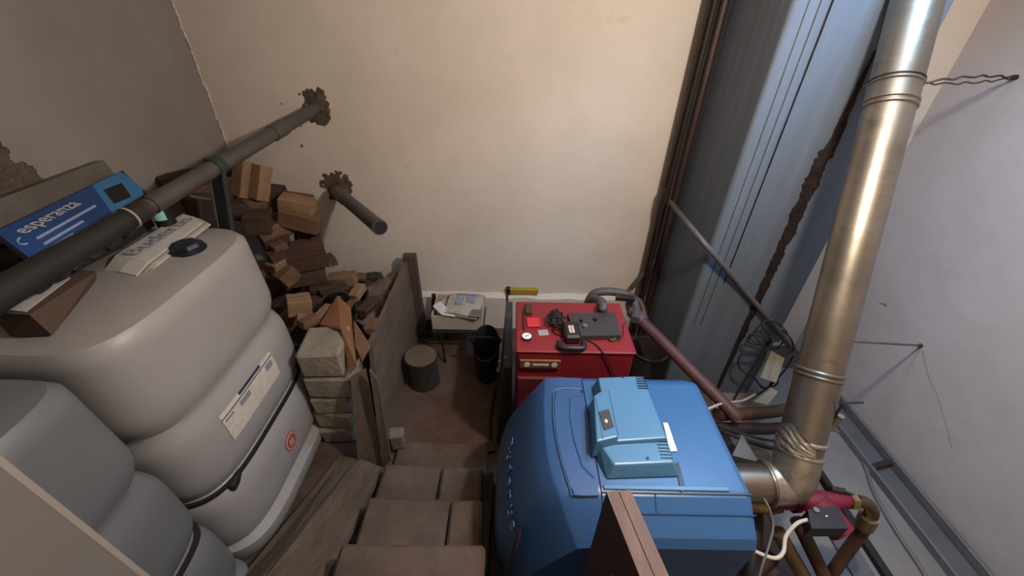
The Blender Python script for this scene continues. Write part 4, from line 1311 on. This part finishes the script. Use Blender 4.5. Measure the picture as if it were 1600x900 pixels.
# ================================================================== PUMP GROUP
PZ = .56
pc = P(1275, 800, z=PZ)
pu = thing('circulation_pump', 'crimson circulation pump with black terminal box beside the flue', 'pump', (pc.x, pc.y, .3))
pa, pb = P(1216, 786, z=PZ), P(1330, 782, z=PZ)
MB().tube([pa, pa.lerp(pb, .3), pa.lerp(pb, .5), pa.lerp(pb, .75), pb], [.024, .030, .042, .034, .022], 18).build('pump_volute', 'pump_red', pu)
c = pa.lerp(pb, .5)
dv = V((.10, -.16, -.06)).normalized()
MB().tube([c, c + dv * .05, c + dv * .12], [.05, .052, .046], 24).build('motor_housing', 'pump_red', pu)
q0_, q1_, q2_, q3_ = P(1262, 796, z=PZ + .05), P(1268, 826, z=PZ + .05), P(1326, 826, z=PZ + .05), P(1308, 790, z=PZ + .05)
tb = MB().slab([q0_, q1_, q2_, q3_], .06).build('terminal_box', 'black', pu)
MB().disc(P(1275, 797, z=PZ + .052), (0, 0, 1), .010, .004, 16).build('speed_knob', 'galv', tb)
MB().disc(P(1291, 807, z=PZ + .051), (0, 0, 1), .003, .004, 8).build('indicator', 'white', tb)
MB().tube([P(1236, 782, z=PZ), P(1243, 782, z=PZ)], .046, 8).build('union_nut', 'pump_red', pu)
tg = thing('boiler_outlet', 'brass outlet pipe joining the blue boiler to the pump', 'pipe', P(1190, 790, z=PZ))
MB().tube([P(1160, 786, z=PZ - .01), P(1200, 790, z=PZ)], .030, 16).build('pipe', 'brass', tg)
MB().tube([P(1198, 790, z=PZ), P(1214, 786, z=PZ)], .036, 6).build('nut', 'rust', tg)
tg = thing('pump_elbow', 'bent copper pipe elbow leaving the pump downwards', 'pipe', P(1350, 800, z=.4))
mb = MB().tube(smooth_path([pb, P(1352, 786, z=PZ - .01), P(1362, 800, z=PZ - .05), P(1352, 822, z=PZ - .15), P(1325, 860, z=PZ - .30), P(1300, 895, z=PZ - .42), P(1285, 915, z=PZ - .52)]), .024, 16)
mb.build('pipe', 'copper', tg)
MB().tube([P(1326, 782, z=PZ), P(1336, 783, z=PZ)], .034, 6).build('nut', 'brass', tg)
MB().tube([P(1358, 806, z=PZ - .07), P(1350, 822, z=PZ - .14)], .033, 12).build('nut', 'brass', tg)
vl = MB().tube([P(1345, 778, z=PZ + .02), P(1318, 768, z=PZ + .03)], .006, 8).build('valve_stem', 'iron', tg)
MB().tube([P(1298, 764, z=PZ + .03), P(1320, 768, z=PZ + .03)], .012, 8).build('valve_handle', 'iron', vl)
# lower pipes in the dark under the pump
for u0, v0, z0, u1, v1, z1, r, m, lab_ in ((1245, 812, .42, 1290, 905, .25, .026, 'copper', 'brown copper pipe descending below the crimson pump'),
                                            (1215, 830, .40, 1262, 912, .22, .028, 'brass', 'dull brass pipe descending closest to the blue boiler'),
                                            (1180, 800, .42, 1175, 915, .30, .030, 'iron', 'black iron pipe descending along the blue boiler side'),
                                            (1205, 870, .20, 1150, 920, .2, .032, 'rust', 'rusty pipe crossing low beside the blue boiler')):
    tag(MB().tube([P(u0, v0, z=z0), P(u1, v1, z=z1)], r, 14).build('descending_pipe', m), lab_, 'pipe')
tag(MB().tube(smooth_path([P(1262, 812, z=PZ + .03), P(1245, 818, z=PZ + .03), P(1228, 838, z=PZ), P(1224, 862, z=PZ - .02), P(1212, 872, z=PZ - .02), P(1190, 866, z=PZ - .01), P(1168, 855, z=PZ)], 8), .0065, 8).build('pump_cable', 'cable_white'), 'cream mains cable curling from the pump terminal box', 'cable')
tag(MB().tube(smooth_path([P(1156, 745, z=.66), P(1180, 762, z=.66), P(1200, 790, z=.64), P(1208, 820, z=.60), P(1202, 850, z=.57), P(1192, 880, z=.54), P(1184, 910, z=.5)], 8), .004, 8).build('sensor_cable', 'cable_grey'), 'thin grey sensor cable hanging from the blue boiler casing', 'cable')

# ================================================================== BLUE BOILER
bz_ = .89
bo = thing('oil_boiler', 'large light blue oil boiler with curved front hood', 'boiler', (.4, .85, 0))
# body: prism along X with chamfered long edges
sec = [(.535, .02), (.535, .785), (.552, .815), (.64, .884), (.66, .89), (1.085, .89), (1.105, .884), (1.165, .83), (1.175, .80), (1.175, .02)]
bx0, bx1 = .288, .752
rings = []
for x, k in ((bx0, 1.0), (bx1 - .02, 1.0), (bx1 - .004, .993), (bx1, .985)):
    rings.append([V((x, .855 + (y - .855) * k, z * (k if z > .1 else 1))) for y, z in sec])
body = MB().loft(rings, smooth=False).build('casing', 'blue', bo)
# thin seams across the casing top
MB().box(((.288 + .752) / 2, .648, .8895), (.464, .004, .003)).build('seam', 'navy', body)
MB().box(((.288 + .752) / 2, .602, .8575), (.464, .003, .004), Matrix.Rotation(.66, 3, 'X')).build('seam', 'blue_front', body)
MB().box((.452, .626, .874), (.004, .055, .004), Matrix.Rotation(.66, 3, 'X')).build('seam', 'blue_front', body)
MB().box((.49, .662, .893), (.39, .014, .006), None, .002).build('casing_glint', 'blue_ctrl', body)  # lamp glint built as a lighter blue bar on the casing
# front hood
prof = [(.284, .893), (.20, .893), (.130, .888), (.122, .883), (.070, .80), (.010, .69), (-.03, .59), (-.052, .48), (-.056, .35), (-.040, .18), (-.01, .03)]
NS = 28
ys0, ys1, yc_ = .53, 1.178, .855
rows = []
for i in range(NS + 1):
    s = -1 + 2 * i / NS
    a = abs(s)
    y = yc_ + s * (ys1 - ys0) / 2
    row = []
    for k, (x, z) in enumerate(prof):
        f = k / (len(prof) - 1)
        bulge = (.085 if s < 0 else .03) * a ** 2.6 * min(1, (.284 - x) / .15)
        drop = 0
        st_a = .66 if s < 0 else .80
        if a > st_a:   # follow the chamfer of the casing
            drop = (a - st_a) / (1 - st_a)
            drop = .100 * drop ** 1.05 * max(0, min(1, (z - .35) / .5))
        row.append(V((min(x + bulge, .284), y, z - drop)))
    rows.append(row)
# build with thickness: close with back row
mb = MB(); vs = []; fs = []
n = len(prof)
for r in rows: vs += r
for i in range(NS):
    for k in range(n - 1):
        fs.append([i * n + k, (i + 1) * n + k, (i + 1) * n + k + 1, i * n + k + 1])
o2 = len(vs)
for r in rows:
    vs += [V((.284, r[0].y, r[0].z)), V((.284, r[0].y, .03))]
for i in range(NS):
    fs.append([o2 + 2 * i, o2 + 2 * i + 1, o2 + 2 * i + 3, o2 + 2 * i + 2])
fs.append([k for k in range(n)] + [o2 + 1])
fs.append([NS * n + k for k in range(n)] + [o2 + 2 * NS + 1])
mb.add(vs, fs, 0, True)
hood = mb.build('front_hood', 'blue_front', bo)

# black seam between hood and casing
mb = MB().tube([V((.2862, y, z - .001)) for y, z in [(.533, .30), (.533, .785), (.552, .815), (.64, .884), (.66, .8905), (1.085, .8905), (1.105, .884), (1.165, .83)]], .0035, 6)
mb.build('hood_seam', 'navy', bo)
# raised inset panel on the hood top (curved left edge)
mb = MB(); top_ = []; 
left = [(.176, 1.045), (.163, .98), (.158, .90), (.162, .82), (.172, .74), (.188, .66), (.20, .635)]
poly = [(.276, 1.05)] + left + [(.276, .635)]
mb.hexa([V((x, y, .888)) for x, y in poly], [V((x + (.004 if x < .27 else 0), y, .8965)) for x, y in poly])
ip = mb.build('inset_panel', 'blue_front', hood)
mb = MB(); mb.hexa([V((x, y, .895)) for x, y in [(.270, 1.02), (.225, 1.01), (.212, .92), (.216, .82), (.232, .72), (.270, .68)]],
                   [V((x, y, .9)) for x, y in [(.270, 1.01), (.230, 1.0), (.219, .92), (.223, .82), (.238, .73), (.270, .69)]])
mb.build('inset_step', 'blue_front', hood)
mb = MB().tube(smooth_path([V((x, y, .8965)) for x, y in [(.276, 1.05), (.178, 1.045)] + left[1:] + [(.276, .635)]], 3), .0022, 5)
mb.build('inset_edge', 'blue_emboss', hood)
# embossed lettering on the front slope
def hood_pt(y, z, off=.002):
    a = abs((y - yc_) / ((ys1 - ys0) / 2))
    for k in range(n - 1):
        x0, z0 = prof[k]; x1, z1 = prof[k + 1]
        if z1 <= z <= z0:
            f = (z0 - z) / (z0 - z1); x = x0 + (x1 - x0) * f
            return V((min(x + .05 * a ** 2.6 * min(1, (.284 - x) / .15), .284) - off, y, z))
    return V((prof[-1][0], y, z))


word = 'Buderus'
for k, ch in enumerate(word):
    y = .97 - k * .052
    p = hood_pt(y, .655, .004); px_ = hood_pt(y - .03, .655, .004); py_ = hood_pt(y, .70, .004)
    text('embossed_letter', ch, .075, p, px_ - p, py_ - p, 'blue_emboss', hood, .002)
# dark grip recess on the near side of the hood
MB().tube(smooth_path([hood_pt(.62, .70, -.003), hood_pt(.59, .66, -.002), hood_pt(.56, .58, 0), hood_pt(.545, .50, 0)]), .012, 8).build('grip_recess', 'navy', hood)

# control unit on the casing top
cu = thing_parts = MB()
cz0, cz1 = .893, .965


def prism(mb, poly, z0, z1, inset=.0, mi=0):
    cx = sum(p[0] for p in poly) / len(poly); cy = sum(p[1] for p in poly) / len(poly)
    t = [V((x + (cx - x) * inset, y + (cy - y) * inset, z1)) for x, y in poly]
    return mb.hexa([V((x, y, z0)) for x, y in poly], t, mi)


A1 = [P(u, v, z=.955) for u, v in ((935, 590), (1004, 587), (1042, 684), (955, 690))]
B1 = [P(u, v, z=.94) for u, v in ((936, 692), (1043, 690), (1053, 722), (960, 726))]


def solid(topq, z0, flare):
    cx = sum(p.x for p in topq) / 4; cy = sum(p.y for p in topq) / 4
    bot = [V((p.x + math.copysign(flare, p.x - cx), p.y + math.copysign(flare, p.y - cy), z0)) for p in topq]
    mb = MB().hexa(bot, topq)
    b = bmesh.new(); vv = [b.verts.new(p) for p in mb.v]
    for f in mb.f: b.faces.new([vv[i] for i in f])
    bmesh.ops.bevel(b, geom=list(b.edges), offset=.006, segments=2, affect='EDGES', profile=.6)
    b.verts.index_update()
    r = MB().add([w_.co.copy() for w_ in b.verts], [[w_.index for w_ in f.verts] for f in b.faces])
    b.free()
    return r


ctl = solid(A1, .892, .014).build('control_unit', 'blue_ctrl', bo)
lower = solid(B1, .892, .022).build('control_base', 'blue_ctrl', bo)
# flap module with dark window
fz = .975
C1 = [P(u, v, z=fz) for u, v in ((928, 618), (948, 606), (966, 682), (932, 690))]
flap = solid(C1, .90, .010).build('display_flap', 'blue_ctrl', bo)
W1 = [P(u, v, z=fz + .0015) for u, v in ((936, 644), (951, 640), (959, 667), (944, 672))]
dw = MB().slab(W1, .003).build('display_window', 'ctrl_grey', flap)
MB().sphere(P(947, 658, z=fz + .004), .006, (1, 1.4, .5), .1, 2).build('display_light', 'print_cream', dw)
for (u0, v0, u1, v1) in ((931, 622, 942, 686), (951, 610, 966, 680)):
    MB().tube([P(u0, v0, z=fz), P(u1, v1, z=fz)], .0016, 5).build('flap_line', 'blue_emboss', flap)
# vent slits
for k in range(6):
    s = k / 5
    a = P(993 + 4 * s, 588.5 + 18 * s, z=.9565); b = P(1007 + 6 * s, 588.5 + 18 * s, z=.9565)
    MB().box((a + b) / 2, ((b - a).length, .0045, .002)).build('vent_slit', 'navy', ctl)
for k in range(7):
    s = k / 6
    a = P(1024 + 9 * s, 684.5 + 31 * s, z=.9412); b = P(1040 + 11 * s, 684.5 + 31 * s, z=.9412)
    MB().box((a + b) / 2, ((b - a).length, .0035, .002)).build('vent_slit', 'navy', lower)
for (u, v, z_, pr) in ((973, 589, .956, ctl), (1012, 716, .9405, lower), (910, 611, .9, bo)):
    MB().disc(P(u, v, z=z_), (0, 0, 1), .005, .002, 12).build('screw', 'navy', pr)
# white sticker strip and dark slot on the casing
s0 = [P(u, v, z=.8935) for u, v in ((1036, 661), (1043, 661), (1058, 705), (1047, 706))]
MB().slab(s0, .002).build('white_strip', 'white', body)
s0 = [P(u, v, z=.893) for u, v in ((1055, 724), (1060, 722), (1072, 766), (1064, 769))]
MB().slab(s0, .002).build('dark_slot', 'navy', body)
# floor feet
MB().box((.36, .855, .012), (.70, .52, .022)).build('base_frame', 'iron', bo)

# ================================================================== GUARD PANEL
gp = thing('guard_panel', 'brown stained wooden guard panel beside the stairs, nail heads showing', 'panel', (.25, .25, .0))
e0, e1_, e2_, e3_ = P(947, 770, z=1.2), P(985, 765, z=1.2), P(1044, 925, z=1.2), P(1008, 925, z=1.2)
# extend towards the stairs top
dnear0 = (e3_ - e0).normalized(); L_ = .60
n0, n1 = e0 + dnear0 * L_, e1_ + dnear0 * L_
for k in range(2):
    a, b = e0.lerp(e1_, k * .5 + (.02 if k else 0)), e0.lerp(e1_, k * .5 + (.48 if k == 0 else .5))
    c, d = n0.lerp(n1, k * .5 + (.02 if k else 0)), n0.lerp(n1, k * .5 + (.48 if k == 0 else .5))
    t_ = [a, b, d, c]
    dz = -.004 * k
    top_ = [p + V((0, 0, dz)) for p in t_]
    MB().hexa([V((p.x, p.y, 0)) for p in t_], top_).build('board', 'guard_top' if k else 'guard', gp)
# edge cap strips
for k in range(2):
    a, b = e0.lerp(e1_, k * .5 + (.03 if k else 0)), e0.lerp(e1_, k * .5 + (.47 if k == 0 else .5))
    c, d = n0.lerp(n1, k * .5 + (.03 if k else 0)), n0.lerp(n1, k * .5 + (.47 if k == 0 else .5))
    MB().hexa([p + V((0, 0, -.004 * k)) for p in (a, b, d, c)], [p + V((0, 0, .004 - .004 * k)) for p in (a, b, d, c)]).build('top_edge', 'guard_top', gp)
nx = (e0 - e1_).normalized()
for f_, z_ in ((.30, 1.10), (.18, 1.03), (.36, .98)):
    p = e0.lerp(n0, f_); p = V((p.x, p.y, z_))
    MB().disc(p, nx, .006, .003, 10).build('nail_head', 'galv', gp)

# ceiling bulb (above the frame) that carries the warm light
cbulb = thing('pendant_bulb', 'bare warm light bulb hanging from the ceiling', 'lamp', LAMP + V((0, 0, .05)))
MB().sphere(LAMP + V((0, 0, .090)), .028, (1, 1, 1.2), 0, 3, smooth=True).build('bulb', 'lamp_glass', cbulb)
MB().disc(LAMP + V((0, 0, .12)), (0, 0, 1), .018, .05, 16).build('socket', 'black', cbulb)
MB().tube([LAMP + V((0, 0, .165)), V((LAMP.x, LAMP.y, CEIL))], .004, 8).build('cord', 'black', cbulb)
MB().disc(V((LAMP.x, LAMP.y, CEIL - .012)), (0, 0, 1), .05, .012, 20).build('ceiling_rose', 'white_paint', cbulb)
